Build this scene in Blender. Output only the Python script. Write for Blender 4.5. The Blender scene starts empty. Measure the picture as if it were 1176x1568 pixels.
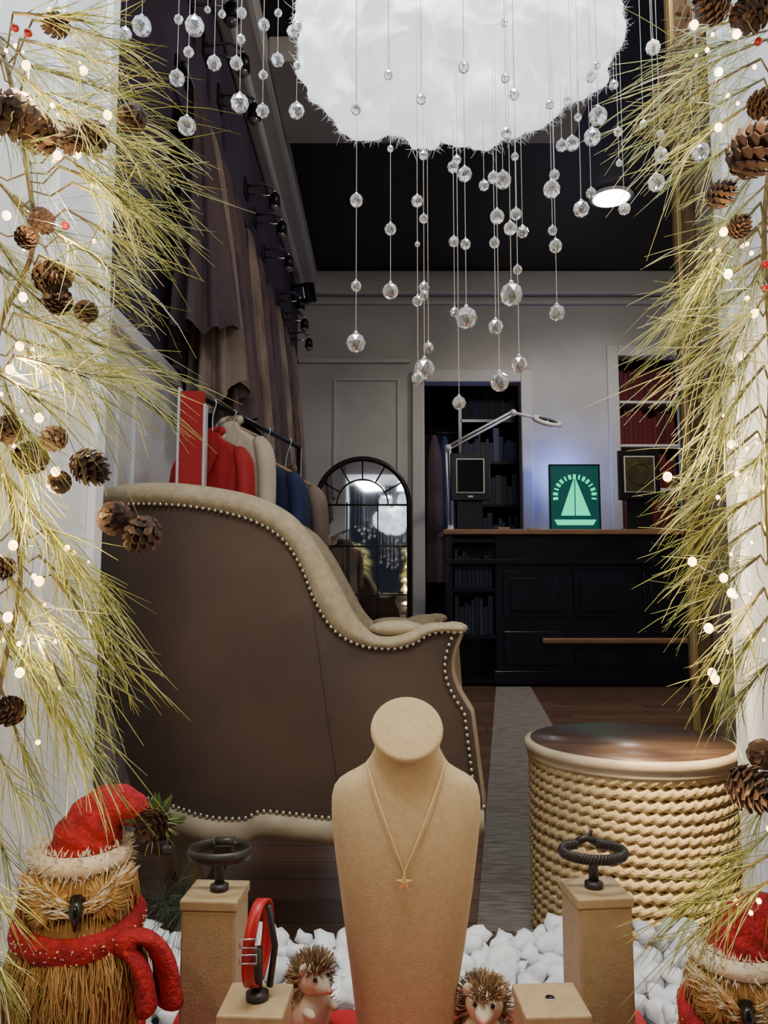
import bpy, bmesh, math, random
from mathutils import Vector, Matrix, noise
random.seed(7)
R = random.random
def U(a, b): return a + (b - a) * R()
pi = math.pi
# ------------------------------------------------------------------ survey helper
CAMZ = 0.75; F = 1184.0; TH = math.atan(116 / 1184.0)
def at(u, v, d):
    """world point on the sight line (u,v) at real distance d into the shop"""
    a = 784.0 - v
    y = F * math.cos(TH) - a * math.sin(TH)
    z = F * math.sin(TH) + a * math.cos(TH)
    k = d / y
    return Vector(((u - 588) * k, d, CAMZ + z * k))

# ------------------------------------------------------------------ materials
def mat(name, col, rough=0.6, col2=None, scale=20, metal=0, bump=0, bscale=None, emis=None, es=0, trans=0, sheen=0, stretch=None, coat=0, detail=3):
    m = bpy.data.materials.new(name); m.use_nodes = True
    nt = m.node_tree; b = nt.nodes["Principled BSDF"]
    b.inputs["Base Color"].default_value = (*col, 1)
    b.inputs["Roughness"].default_value = rough
    b.inputs["Metallic"].default_value = metal
    if trans: b.inputs["Transmission Weight"].default_value = trans
    if sheen:
        b.inputs["Sheen Weight"].default_value = sheen
    if coat: b.inputs["Coat Weight"].default_value = coat
    if emis:
        b.inputs["Emission Color"].default_value = (*emis, 1)
        b.inputs["Emission Strength"].default_value = es
    tc = nt.nodes.new("ShaderNodeTexCoord"); mp = nt.nodes.new("ShaderNodeMapping")
    nt.links.new(tc.outputs["Object"], mp.inputs["Vector"])
    if stretch: mp.inputs["Scale"].default_value = stretch
    if col2:
        n = nt.nodes.new("ShaderNodeTexNoise"); n.inputs["Scale"].default_value = scale; n.inputs["Detail"].default_value = detail
        nt.links.new(mp.outputs["Vector"], n.inputs["Vector"])
        r = nt.nodes.new("ShaderNodeValToRGB")
        r.color_ramp.elements[0].position = 0.35; r.color_ramp.elements[1].position = 0.65
        r.color_ramp.elements[0].color = (*col, 1); r.color_ramp.elements[1].color = (*col2, 1)
        nt.links.new(n.outputs["Fac"], r.inputs["Fac"]); nt.links.new(r.outputs["Color"], b.inputs["Base Color"])
    if bump:
        n2 = nt.nodes.new("ShaderNodeTexNoise"); n2.inputs["Scale"].default_value = bscale or scale; n2.inputs["Detail"].default_value = 4
        nt.links.new(mp.outputs["Vector"], n2.inputs["Vector"])
        bp = nt.nodes.new("ShaderNodeBump"); bp.inputs["Strength"].default_value = bump; bp.inputs["Distance"].default_value = 0.01
        nt.links.new(n2.outputs["Fac"], bp.inputs["Height"]); nt.links.new(bp.outputs["Normal"], b.inputs["Normal"])
    return m

def island_mat(name, cols, rough=0.6, emis=0):
    m = bpy.data.materials.new(name); m.use_nodes = True
    nt = m.node_tree; b = nt.nodes["Principled BSDF"]; b.inputs["Roughness"].default_value = rough
    g = nt.nodes.new("ShaderNodeNewGeometry"); r = nt.nodes.new("ShaderNodeValToRGB")
    cr = r.color_ramp; cr.interpolation = 'LINEAR'
    cr.elements[0].color = (*cols[0], 1); cr.elements[1].color = (*cols[-1], 1)
    for i, c in enumerate(cols[1:-1]):
        e = cr.elements.new((i + 1) / (len(cols) - 1)); e.color = (*c, 1)
    nt.links.new(g.outputs["Random Per Island"], r.inputs["Fac"]); nt.links.new(r.outputs["Color"], b.inputs["Base Color"])
    if emis:
        nt.links.new(r.outputs["Color"], b.inputs["Emission Color"]); b.inputs["Emission Strength"].default_value = emis
    return m

def plank_mat():
    m = bpy.data.materials.new("wood_planks"); m.use_nodes = True
    nt = m.node_tree; b = nt.nodes["Principled BSDF"]; b.inputs["Roughness"].default_value = 0.22
    tc = nt.nodes.new("ShaderNodeTexCoord"); mp = nt.nodes.new("ShaderNodeMapping")
    nt.links.new(tc.outputs["Object"], mp.inputs["Vector"])
    br = nt.nodes.new("ShaderNodeTexBrick"); br.inputs["Scale"].default_value = 1
    br.inputs["Brick Width"].default_value = 1.1; br.inputs["Row Height"].default_value = 0.13; br.inputs["Mortar Size"].default_value = 0.002
    br.inputs["Color1"].default_value = (0.34, 0.19, 0.12, 1); br.inputs["Color2"].default_value = (0.20, 0.115, 0.08, 1); br.inputs["Mortar"].default_value = (0.02, 0.01, 0.01, 1)
    nt.links.new(mp.outputs["Vector"], br.inputs["Vector"])
    n = nt.nodes.new("ShaderNodeTexNoise"); n.inputs["Scale"].default_value = 4; n.inputs["Detail"].default_value = 6
    mp2 = nt.nodes.new("ShaderNodeMapping"); mp2.inputs["Scale"].default_value = (1, 10, 1)
    nt.links.new(tc.outputs["Object"], mp2.inputs["Vector"]); nt.links.new(mp2.outputs["Vector"], n.inputs["Vector"])
    mx = nt.nodes.new("ShaderNodeMix"); mx.data_type = 'RGBA'; mx.blend_type = 'MULTIPLY'; mx.inputs[0].default_value = 0.6
    nt.links.new(br.outputs["Color"], mx.inputs[6]); nt.links.new(n.outputs["Color"], mx.inputs[7])
    nt.links.new(mx.outputs[2], b.inputs["Base Color"])
    return m

M = {}
M['jamb'] = mat("painted_white_wood", (0.82, 0.84, 0.86), 0.5, (0.76, 0.78, 0.82), 3)
M['wall'] = mat("grey_white_plaster", (0.54, 0.53, 0.51), 0.8, (0.44, 0.43, 0.41), 2, bump=0.2, bscale=60)
M['wallL'] = mat("white_wainscot_paint", (0.80, 0.80, 0.82), 0.6, (0.72, 0.72, 0.74), 2)
M['purple'] = mat("aubergine_plaster", (0.075, 0.055, 0.10), 0.8, (0.05, 0.036, 0.07), 3)
M['beige'] = mat("beige_plaster", (0.42, 0.36, 0.29), 0.8, (0.32, 0.28, 0.23), 3)
M['black_ceil'] = mat("black_painted_ceiling", (0.006, 0.006, 0.008), 0.5)
M['trim'] = mat("trim_paint", (0.54, 0.53, 0.51), 0.6)
M['floor'] = plank_mat()
M['blackmetal'] = mat("black_metal", (0.012, 0.012, 0.014), 0.35, metal=0.3)
M['navy'] = mat("navy_black_lacquer", (0.010, 0.012, 0.026), 0.2, (0.006, 0.006, 0.012), 4)
M['woodtop'] = mat("warm_wood", (0.36, 0.2, 0.11), 0.4, (0.25, 0.13, 0.07), 8, stretch=(1, 8, 8))
M['postwood'] = mat("brown_post_wood", (0.26, 0.16, 0.08), 0.5, (0.14, 0.09, 0.05), 10, stretch=(6, 6, 1))
M['palewood'] = mat("pale_slat_wood", (0.5, 0.32, 0.17), 0.6, (0.38, 0.24, 0.13), 8)
M['velvet'] = mat("taupe_velvet", (0.090, 0.052, 0.032), 0.8, (0.050, 0.030, 0.019), 4, sheen=0.10, bump=0.1, bscale=200)
M['linen'] = mat("natural_linen", (0.46, 0.38, 0.24), 0.85, (0.37, 0.30, 0.19), 60, bump=0.3, bscale=250)
M['chairwood'] = mat("limed_chair_wood", (0.40, 0.32, 0.21), 0.6, (0.28, 0.22, 0.14), 20)
M['nail'] = mat("pewter_nail", (0.66, 0.60, 0.48), 0.3, metal=1)
M['bust'] = mat("beige_suede", (0.50, 0.385, 0.22), 0.9, (0.45, 0.345, 0.195), 150, sheen=0.15, bump=0.15, bscale=500)
M['block'] = mat("champagne_leatherette", (0.43, 0.33, 0.185), 0.5, (0.38, 0.29, 0.16), 90, bump=0.1, bscale=300)
M['gold'] = mat("yellow_gold", (0.86, 0.64, 0.27), 0.40, metal=0.6)
M['silver'] = mat("silver", (0.7, 0.7, 0.72), 0.25, metal=1)
M['blackleather'] = mat("black_leather", (0.02, 0.017, 0.016), 0.45)
M['redleather'] = mat("red_leather", (0.40, 0.010, 0.015), 0.4)
M['redboard'] = mat("red_board", (0.50, 0.008, 0.014), 0.6)
M['redpanel'] = mat("red_cloth_panel", (0.5, 0.015, 0.015), 0.7, (0.4, 0.01, 0.012), 6)
M['pebble'] = mat("white_marble_pebble", (0.92, 0.94, 0.96), 0.45, (0.85, 0.88, 0.92), 25, bump=0.3, bscale=60)
M['deck'] = mat("display_deck_paint", (0.5, 0.5, 0.52), 0.7)
M['rope'] = mat("sisal_rope", (0.74, 0.58, 0.32), 0.85, (0.58, 0.43, 0.22), 120, bump=0.5, bscale=300)
M['rim'] = mat("whitewashed_rim", (0.72, 0.60, 0.42), 0.5, (0.55, 0.44, 0.3), 12, stretch=(1, 1, 6))
M['drumtop'] = mat("walnut_top", (0.16, 0.10, 0.07), 0.3, (0.10, 0.06, 0.045), 6, stretch=(1, 7, 1))
M['cream'] = mat("cream_jersey", (0.72, 0.62, 0.46), 0.8, (0.62, 0.53, 0.4), 10)
M['navycloth'] = mat("navy_cloth", (0.02, 0.035, 0.12), 0.8, (0.012, 0.02, 0.06), 12)
M['cloud'] = mat("cotton_wool", (0.95, 0.96, 0.97), 1.0, emis=(0.84, 0.94, 1.0), es=0.9, bump=0.35, bscale=26)
M['fluff'] = mat("cotton_fibre", (0.95, 0.97, 1.0), 1.0, emis=(0.84, 0.94, 1.0), es=0.55)
M['needle'] = island_mat("frosted_pine_needles", [(0.08, 0.12, 0.015), (0.36, 0.37, 0.05), (0.16, 0.22, 0.03), (0.64, 0.58, 0.16), (0.24, 0.30, 0.06), (0.80, 0.82, 0.58)], 0.42)
M['darkneedle'] = island_mat("dark_pine_needles", [(0.03, 0.06, 0.03), (0.06, 0.1, 0.05)], 0.5)
M['stem'] = mat("twig_bark", (0.10, 0.07, 0.035), 0.8, (0.18, 0.14, 0.06), 60)
M['cone'] = island_mat("pinecone_scales", [(0.028, 0.012, 0.009), (0.08, 0.036, 0.022), (0.04, 0.02, 0.013), (0.19, 0.11, 0.07)], 0.75)
M['bulb'] = mat("fairy_bulb", (1, 0.8, 0.5), 0.4, emis=(1.0, 0.62, 0.24), es=9)
M['berry'] = mat("red_berry", (0.3, 0.01, 0.012), 0.3)
M['straw'] = island_mat("straw", [(0.36, 0.18, 0.05), (0.6, 0.36, 0.12), (0.45, 0.26, 0.08), (0.75, 0.52, 0.24)], 0.7)
M['strawcore'] = mat("straw_core", (0.26, 0.13, 0.045), 0.9, (0.38, 0.22, 0.08), 50)
M['ropecore'] = mat("drum_core", (0.16, 0.09, 0.04), 0.9, (0.22, 0.13, 0.06), 50)
M['redknit'] = mat("red_knit", (0.42, 0.008, 0.014), 0.85, (0.24, 0.004, 0.008), 90, bump=0.6, bscale=200)
M['whitefur'] = island_mat("cream_fur", [(0.7, 0.6, 0.45), (0.85, 0.78, 0.65), (0.6, 0.5, 0.36)], 0.9)
M['furcore'] = mat("cream_felt", (0.7, 0.6, 0.46), 0.9)
M['eyeblack'] = mat("black_bead", (0.01, 0.01, 0.01), 0.1)
M['leaf'] = mat("holly_leaf", (0.05, 0.1, 0.04), 0.5)
M['brownfur'] = island_mat("bristle", [(0.14, 0.08, 0.04), (0.35, 0.23, 0.12), (0.5, 0.36, 0.2), (0.2, 0.12, 0.06)], 0.8)
M['pink'] = mat("pink_nose", (0.7, 0.3, 0.25), 0.5)
M['mirror'] = mat("mirror_silver", (0.85, 0.87, 0.88), 0.03, metal=1)
M['white_lac'] = mat("white_enamel", (0.75, 0.75, 0.76), 0.35)
M['screen'] = mat("dark_screen", (0.005, 0.005, 0.007), 0.15)
M['gold_face'] = mat("dim_gold_print", (0.10, 0.075, 0.02), 0.4, (0.04, 0.035, 0.015), 12)
M['signboard'] = mat("dark_teal_board", (0.0, 0.03, 0.03), 0.4, emis=(0, 0.2, 0.18), es=0.25)
M['signglow'] = mat("green_led", (0.0, 0.5, 0.3), 0.4, emis=(0.0, 0.80, 0.36), es=1.5)
M['blueglow'] = mat("blue_letter_reflection", (0.3, 0.6, 0.9), 0.4, emis=(0.35, 0.7, 1.0), es=1.6)  # emission imitates blue lettering reflected in the glass
M['lampglow'] = mat("downlight_lens", (1, 1, 1), 0.4, emis=(1, 0.97, 0.92), es=30)
M['garA'] = mat("mauve_wool", (0.12, 0.08, 0.08), 0.9, (0.07, 0.048, 0.052), 8, bump=0.3, bscale=80)
M['garB'] = mat("sand_wool", (0.30, 0.225, 0.18), 0.9, (0.15, 0.11, 0.09), 5, bump=0.3, bscale=80)
M['garC'] = mat("plum_wool", (0.065, 0.042, 0.056), 0.9, (0.10, 0.064, 0.068), 6, bump=0.3, bscale=80)
M['rug'] = mat("grey_woven_rug", (0.36, 0.33, 0.30), 0.9, (0.18, 0.16, 0.145), 14, bump=0.4, bscale=120, stretch=(1, 6, 1))
M['books'] = island_mat("book_spines", [(0.006, 0.006, 0.012), (0.010, 0.025, 0.09), (0.02, 0.02, 0.03), (0.01, 0.012, 0.03), (0.04, 0.06, 0.14)], 0.6)
M['redbooks'] = island_mat("red_binders", [(0.09, 0.003, 0.005), (0.13, 0.006, 0.008), (0.05, 0.003, 0.005)], 0.6)
M['pave'] = mat("pavement_stone", (0.08, 0.08, 0.085), 0.8, (0.05, 0.05, 0.055), 8)

def crystal_mat():
    m = bpy.data.materials.new("cut_crystal"); m.use_nodes = True
    nt = m.node_tree; b = nt.nodes["Principled BSDF"]
    b.inputs["Base Color"].default_value = (0.97, 0.98, 1, 1); b.inputs["Roughness"].default_value = 0.01
    b.inputs["Transmission Weight"].default_value = 1.0; b.inputs["IOR"].default_value = 1.6
    g = nt.nodes.new("ShaderNodeBsdfGlossy"); g.inputs["Roughness"].default_value = 0.08; g.inputs["Color"].default_value = (1, 1, 1, 1)
    d = nt.nodes.new("ShaderNodeBsdfDiffuse"); d.inputs["Color"].default_value = (0.9, 0.92, 0.95, 1)
    x = nt.nodes.new("ShaderNodeMixShader"); x.inputs[0].default_value = 0.4
    nt.links.new(g.outputs[0], x.inputs[1]); nt.links.new(d.outputs[0], x.inputs[2])
    y = nt.nodes.new("ShaderNodeMixShader"); y.inputs[0].default_value = 0.24
    nt.links.new(b.outputs[0], y.inputs[1]); nt.links.new(x.outputs[0], y.inputs[2])
    nt.links.new(y.outputs[0], nt.nodes["Material Output"].inputs["Surface"])
    return m
M['crystal'] = crystal_mat()
M['wire'] = mat("hanging_wire", (0.85, 0.87, 0.9), 0.4)

# ------------------------------------------------------------------ mesh builder
_ico = {}
def ico(sub):
    if sub not in _ico:
        bm = bmesh.new(); bmesh.ops.create_icosphere(bm, subdivisions=sub, radius=1)
        bm.verts.ensure_lookup_table()
        _ico[sub] = ([v.co.copy() for v in bm.verts], [tuple(v.index for v in f.verts) for f in bm.faces]); bm.free()
    return _ico[sub]

class MB:
    def __init__(s): s.V = []; s.Fc = []; s.Mi = []; s.S = []; s.mats = []
    def mi(s, k):
        if k not in s.mats: s.mats.append(k)
        return s.mats.index(k)
    def add(s, vs, fs, k, smooth=True):
        o = len(s.V); s.V += [tuple(v) for v in vs]; i = s.mi(k)
        for f in fs: s.Fc.append(tuple(a + o for a in f)); s.Mi.append(i); s.S.append(smooth)
    def box(s, c, size, k, rot=None, bev=0.0):
        c = Vector(c); hx, hy, hz = [a / 2 for a in size]
        if bev:
            bm = bmesh.new(); bmesh.ops.create_cube(bm, size=1)
            for v in bm.verts: v.co = Vector((v.co.x * size[0], v.co.y * size[1], v.co.z * size[2]))
            bmesh.ops.bevel(bm, geom=bm.edges[:], offset=bev, segments=2, affect='EDGES', profile=0.5)
            bm.verts.index_update()
            vs = [v.co.copy() for v in bm.verts]; fs = [tuple(v.index for v in f.verts) for f in bm.faces]; bm.free()
        else:
            vs = [Vector((x * hx, y * hy, z * hz)) for x in (-1, 1) for y in (-1, 1) for z in (-1, 1)]
            fs = [(0, 1, 3, 2), (4, 6, 7, 5), (0, 4, 5, 1), (2, 3, 7, 6), (0, 2, 6, 4), (1, 5, 7, 3)]
        if rot is not None: vs = [rot @ v for v in vs]
        s.add([v + c for v in vs], fs, k, False)
    def b(s, x0, x1, y0, y1, z0, z1, k, bev=0.0):
        s.box(((x0 + x1) / 2, (y0 + y1) / 2, (z0 + z1) / 2), (abs(x1 - x0), abs(y1 - y0), abs(z1 - z0)), k, None, bev)
    def tube(s, pts, rad, k, n=8, cap=True, flat=1.0, closed=False):
        pts = [Vector(p) for p in pts]; N = len(pts)
        if not hasattr(rad, '__len__'): rad = [rad] * N
        t0 = (pts[1] - pts[0]).normalized()
        ref = Vector((0, 0, 1)) if abs(t0.z) < 0.9 else Vector((1, 0, 0))
        a = t0.cross(ref).normalized(); vs = []
        for i, p in enumerate(pts):
            if closed: t = (pts[(i + 1) % N] - pts[i - 1])
            else: t = pts[min(i + 1, N - 1)] - pts[max(i - 1, 0)]
            if t.length < 1e-9: t = t0
            t.normalize(); a = a - t * a.dot(t)
            if a.length < 1e-6: a = t.orthogonal()
            a.normalize(); b = t.cross(a)
            for j in range(n):
                an = 2 * pi * j / n
                vs.append(p + (a * math.cos(an) + b * math.sin(an) * flat) * rad[i])
        fs = []
        for i in range(N if closed else N - 1):
            i2 = (i + 1) % N
            for j in range(n):
                j2 = (j + 1) % n
                fs.append((i * n + j, i * n + j2, i2 * n + j2, i2 * n + j))
        if cap and not closed:
            fs.append(tuple(reversed(range(n)))); fs.append(tuple((N - 1) * n + j for j in range(n)))
        s.add(vs, fs, k)
    def lathe(s, prof, k, c=(0, 0, 0), n=32, sx=1, sy=1, rot=None, smooth=True):
        c = Vector(c); vs = []
        for r, z in prof:
            for j in range(n):
                a = 2 * pi * j / n; v = Vector((r * math.cos(a) * sx, r * math.sin(a) * sy, z))
                if rot is not None: v = rot @ v
                vs.append(v + c)
        fs = [(i * n + j, i * n + (j + 1) % n, (i + 1) * n + (j + 1) % n, (i + 1) * n + j) for i in range(len(prof) - 1) for j in range(n)]
        fs.append(tuple(reversed(range(n)))); fs.append(tuple((len(prof) - 1) * n + j for j in range(n)))
        s.add(vs, fs, k, smooth)
    def ball(s, c, r, k, sub=2, rot=None, smooth=True, nz=0, seed=0):
        vs, fs = ico(sub); c = Vector(c)
        if not hasattr(r, '__len__'): r = (r, r, r)
        out = []
        for v in vs:
            q = v
            if nz: q = v * (1 + nz * noise.noise(v * 1.3 + Vector((seed, seed * 1.7, 0))))
            q = Vector((q.x * r[0], q.y * r[1], q.z * r[2]))
            if rot is not None: q = rot @ q
            out.append(q + c)
        s.add(out, fs, k, smooth)
    def obj(s, name, parent=None):
        me = bpy.data.meshes.new(name); me.from_pydata(s.V, [], s.Fc)
        for k in s.mats: me.materials.append(M[k])
        me.polygons.foreach_set("material_index", s.Mi); me.polygons.foreach_set("use_smooth", s.S); me.update()
        bm = bmesh.new(); bm.from_mesh(me)
        if len(bm.faces) < 60000: bmesh.ops.recalc_face_normals(bm, faces=bm.faces[:])
        bm.to_mesh(me); bm.free()
        o = bpy.data.objects.new(name, me); bpy.context.scene.collection.objects.link(o)
        if parent: o.parent = parent
        return o

def empty(name):
    o = bpy.data.objects.new(name, None); o.empty_display_size = 0.05
    bpy.context.scene.collection.objects.link(o); return o

def catmull(P, seg=12):
    P = [Vector(p) for p in P]; out = []
    Q = [P[0] * 2 - P[1]] + P + [P[-1] * 2 - P[-2]]
    for i in range(1, len(Q) - 2):
        p0, p1, p2, p3 = Q[i - 1:i + 3]
        for j in range(seg):
            t = j / seg
            out.append(0.5 * ((2 * p1) + (p2 - p0) * t + (2 * p0 - 5 * p1 + 4 * p2 - p3) * t * t + (3 * p1 - p0 - 3 * p2 + p3) * t ** 3))
    out.append(P[-1]); return out
def resample(P, n):
    L = [0]
    for i in range(1, len(P)): L.append(L[-1] + (P[i] - P[i - 1]).length)
    out = []; j = 0
    for i in range(n):
        t = L[-1] * i / (n - 1)
        while j < len(L) - 2 and L[j + 1] < t: j += 1
        k = (t - L[j]) / max(L[j + 1] - L[j], 1e-9); out.append(P[j].lerp(P[j + 1], min(max(k, 0), 1)))
    return out
def euler(x, y, z): return Matrix.Rotation(z, 3, 'Z') @ Matrix.Rotation(y, 3, 'Y') @ Matrix.Rotation(x, 3, 'X')

# ================================================================== ROOM SHELL
m = MB(); m.b(-0.9, 3.3, 1.37, 8.0, -0.1, 0.0, 'floor'); m.obj("floor")
m = MB(); m.b(-3.5, 4, -3.0, 0.29, -0.95, -0.85, 'pave'); m.obj("ground_pavement")
m = MB(); m.b(-0.9, 3.3, 1.37, 8.0, 3.6, 3.7, 'black_ceil'); m.obj("ceiling")
m = MB()
m.b(-0.9, -0.78, 1.37, 6.79, 0, 1.52, 'wallL'); m.b(-0.9, -0.78, 1.37, 6.79, 1.52, 3.6, 'purple'); m.obj("wall_left")
m = MB(); m.b(-0.78, -0.755, 1.38, 6.78, 1.49, 1.54, 'wallL', 0.006)
for y0 in (1.6, 2.35, 3.1, 3.85, 4.6, 5.35):
    for (za, zb) in ((0.5, 0.515), (1.36, 1.375)): m.b(-0.78, -0.768, y0, y0 + 0.62, za, zb, 'wallL', 0.003)
    for yy in (y0, y0 + 0.605): m.b(-0.78, -0.768, yy, yy + 0.015, 0.5, 1.375, 'wallL', 0.003)
m.b(-0.78, -0.76, 1.38, 6.78, 0, 0.14, 'wallL', 0.004)
m.obj("trim_wainscot")
m = MB(); y0, y1 = 6.8, 6.9
dx0, dx1, dz = 0.36, 1.22, 2.58; nx0, nx1, nz0, nz1 = 2.10, 2.66, 1.25, 2.82
m.b(-0.9, dx0, y0, y1, 0, 3.6, 'wall'); m.b(dx0, dx1, y0, y1, dz, 3.6, 'wall'); m.b(dx1, nx0, y0, y1, 0, 3.6, 'wall')
m.b(nx0, nx1, y0, y1, 0, nz0, 'wall'); m.b(nx0, nx1, y0, y1, nz1, 3.6, 'wall'); m.b(nx1, 3.3, y0, y1, 0, 3.6, 'wall'); m.obj("wall_back")
m = MB()
m.b(-0.78, 3.2, 6.72, 6.8, 3.38, 3.6, 'trim', 0.02); m.b(-0.78, 3.2, 6.76, 6.8, 3.30, 3.34, 'trim', 0.01)
m.b(-0.78, -0.60, 1.4, 6.8, 3.44, 3.6, 'trim', 0.03); m.b(-0.78, -0.70, 1.4, 6.8, 3.36, 3.44, 'trim', 0.02); m.obj("trim_cornice")
m = MB(); m.b(-0.78, dx0 - 0.12, 6.77, 6.8, 2.76, 2.8, 'trim', 0.008)
m.b(-0.45, -0.435, 6.785, 6.8, 0.3, 2.6, 'trim'); m.b(0.12, 0.135, 6.785, 6.8, 0.3, 2.6, 'trim'); m.b(-0.45, 0.135, 6.785, 6.8, 2.6, 2.615, 'trim')
m.obj("trim_picture_rail")
m = MB()
m.b(dx0 - 0.11, dx0, 6.755, 6.8, 0, dz + 0.11, 'trim', 0.01); m.b(dx1, dx1 + 0.10, 6.755, 6.8, 0, dz + 0.11, 'trim', 0.01); m.b(dx0, dx1, 6.75, 6.8, dz, dz + 0.11, 'trim', 0.01)
m.obj("trim_doorway")
m = MB()
m.b(nx0 - 0.1, nx0, 6.755, 6.8, nz0, nz1 + 0.1, 'trim', 0.01); m.b(nx1, nx1 + 0.1, 6.755, 6.8, nz0, nz1 + 0.1, 'trim', 0.01); m.b(nx0, nx1, 6.755, 6.8, nz1, nz1 + 0.1, 'trim', 0.01)
m.obj("trim_niche")
m = MB(); m.b(-0.1, 3.3, 7.9, 8.0, 0, 3.6, 'purple'); m.b(-0.1, 0.0, 6.9, 7.9, 0, 3.6, 'purple'); m.b(3.2, 3.3, 6.9, 7.9, 0, 3.6, 'purple'); m.obj("wall_storeroom")
m = MB(); m.b(3.2, 3.3, 1.37, 6.79, 0, 3.6, 'beige'); m.obj("wall_right")
m = MB(); m.b(1.05, 1.15, 1.37, 2.49, 0, 3.6, 'beige'); m.obj("wall_partition")
m = MB(); m.b(1.0, 1.05, 2.50, 2.58, 0, 3.6, 'postwood', 0.006); m.b(1.05, 1.17, 2.5, 2.56, 0, 3.6, 'postwood', 0.006); m.b(0.985, 1.0, 2.49, 2.52, 0, 3.6, 'gold', 0.003); m.obj("wooden_post")
m = MB(); m.b(-0.60, 1.15, 3.75, 4.5, 3.46, 3.6, 'wall', 0.01); m.obj("ceiling_beam")
m = MB(); m.b(-0.9, -0.50, 0.3, 1.33, -0.85, 3.7, 'jamb'); m.obj("wall_front_left")
m = MB(); m.b(0.61, 1.15, 0.3, 1.36, -0.85, 3.7, 'jamb'); m.b(1.15, 3.3, 1.2, 1.36, -0.85, 3.7, 'jamb'); m.obj("wall_front_right")
m = MB(); m.b(-0.50, 0.61, 0.3, 1.36, 2.2, 3.7, 'jamb'); m.obj("wall_front_lintel")
m = MB(); m.b(-0.50, 0.61, 0.3, 1.34, 0.09, 0.15, 'deck'); m.b(-0.50, 0.61, 0.3, 1.34, -0.85, 0.09, 'jamb'); m.obj("window_display_deck")
m = MB()
m.b(-0.50, -0.485, 1.29, 1.33, 0.15, 2.2, 'jamb', 0.003); m.b(-0.50, -0.48, 0.9, 0.93, 0.15, 2.2, 'jamb', 0.003); m.b(-0.50, -0.485, 1.10, 1.12, 0.15, 2.2, 'jamb', 0.003)
m.b(0.598, 0.61, 1.30, 1.345, 0.15, 2.2, 'jamb', 0.003)
m.obj("trim_window_reveal")

# ================================================================== BACK OF SHOP
m = MB()
for z in (0.3, 0.7, 1.1, 1.5, 1.9, 2.3): m.b(0.72, 1.4, 7.15, 7.45, z, z + 0.025, 'navy')
m.b(0.70, 0.73, 7.15, 7.45, 0, 2.6, 'navy'); m.b(1.4, 1.43, 7.15, 7.45, 0, 2.6, 'navy')
for z in (0.325, 0.725, 1.125, 1.525, 1.925, 2.325):
    x = 0.74
    while x < 1.36:
        w = U(0.02, 0.06); m.b(x, x + w, 7.16, 7.4, z, z + U(0.16, 0.32), 'books'); x += w + 0.003
m.obj("bookshelf")
m = MB()
for i, (xc, k) in enumerate(((0.46, 'garC'), (0.56, 'navycloth'))):
    nu, nv = 24, 14; vs = []; fs = []
    for a in range(nu):
        for b_ in range(nv):
            t = b_ / (nv - 1); an = 2 * pi * a / nu
            w = (0.03 + 0.07 * min(t * 5, 1) ** 0.6 + 0.03 * t) * (1 + 0.12 * math.cos(an * 5 + i) * t)
            vs.append((xc + w * math.cos(an) * 0.8, 7.05 + 0.06 * i + w * math.sin(an), 2.15 - 1.35 * t))
    for a in range(nu):
        for b_ in range(nv - 1): fs.append((a * nv + b_, ((a + 1) % nu) * nv + b_, ((a + 1) % nu) * nv + b_ + 1, a * nv + b_ + 1))
    m.add(vs, fs, k)
m.tube([(0.37, 7.08, 2.18), (0.69, 7.08, 2.18)], 0.01, 'blackmetal')
m.obj("hanging_coats")
m = MB(); m.b(nx0, nx1, 7.18, 7.2, nz0, nz1, 'redbooks')
m.b(nx0 - 0.02, nx0, 6.9, 7.2, nz0, nz1, 'navy'); m.b(nx1, nx1 + 0.02, 6.9, 7.2, nz0, nz1, 'navy'); m.b(nx0, nx1, 6.9, 7.2, nz0 - 0.02, nz0, 'navy')
for z in (1.62, 2.02, 2.42): m.b(nx0, nx1, 6.9, 7.18, z, z + 0.022, 'white_lac')
for z in (1.27, 1.642, 2.042, 2.442):
    x = nx0 + 0.01
    while x < nx1 - 0.05:
        w = U(0.03, 0.05); m.b(x, x + w, 6.92, 7.15, z, z + U(0.24, 0.32), 'redbooks'); x += w + 0.004
m.obj("red_binder_shelf")
# counter
m = MB(); cy = 6.0
m.b(0.86, 2.5, cy, 6.45, 0.02, 1.16, 'navy', 0.01)
m.b(0.50, 0.53, cy, 6.45, 0, 1.16, 'navy'); m.b(0.53, 0.86, 6.42, 6.45, 0, 1.16, 'navy')
for z in (0.02, 0.36, 0.72, 1.10): m.b(0.53, 0.86, cy + 0.01, 6.42, z, z + 0.03, 'navy')
m.b(0.46, 2.55, cy - 0.05, 6.5, 1.16, 1.20, 'woodtop', 0.006)
m.b(0.48, 2.5, cy - 0.03, cy, 0.93, 0.97, 'navy', 0.006); m.b(0.84, 2.5, cy - 0.03, cy, 0.02, 0.12, 'navy', 0.006)
for xa, xb in ((0.92, 1.4), (1.46, 1.94), (2.0, 2.46)):
    m.b(xa, xb, cy - 0.015, cy, 0.52, 0.88, 'navy', 0.008); m.b(xa + 0.05, xb - 0.05, cy - 0.028, cy, 0.57, 0.83, 'navy', 0.008)
    m.b(xa, xb, cy - 0.015, cy, 0.16, 0.42, 'navy', 0.008)
m.b(1.2, 2.5, cy - 0.09, cy - 0.05, 0.33, 0.37, 'woodtop', 0.01)
for x in (1.25, 1.85, 2.45): m.b(x, x + 0.03, cy - 0.06, cy, 0.33, 0.36, 'blackmetal')
for z in (0.39, 0.75):
    x = 0.55
    while x < 0.82:
        w = U(0.02, 0.04); m.b(x, x + w, cy + 0.04, 6.3, z, z + U(0.2, 0.3), 'books'); x += w + 0.004
m.obj("shop_counter")
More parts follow.
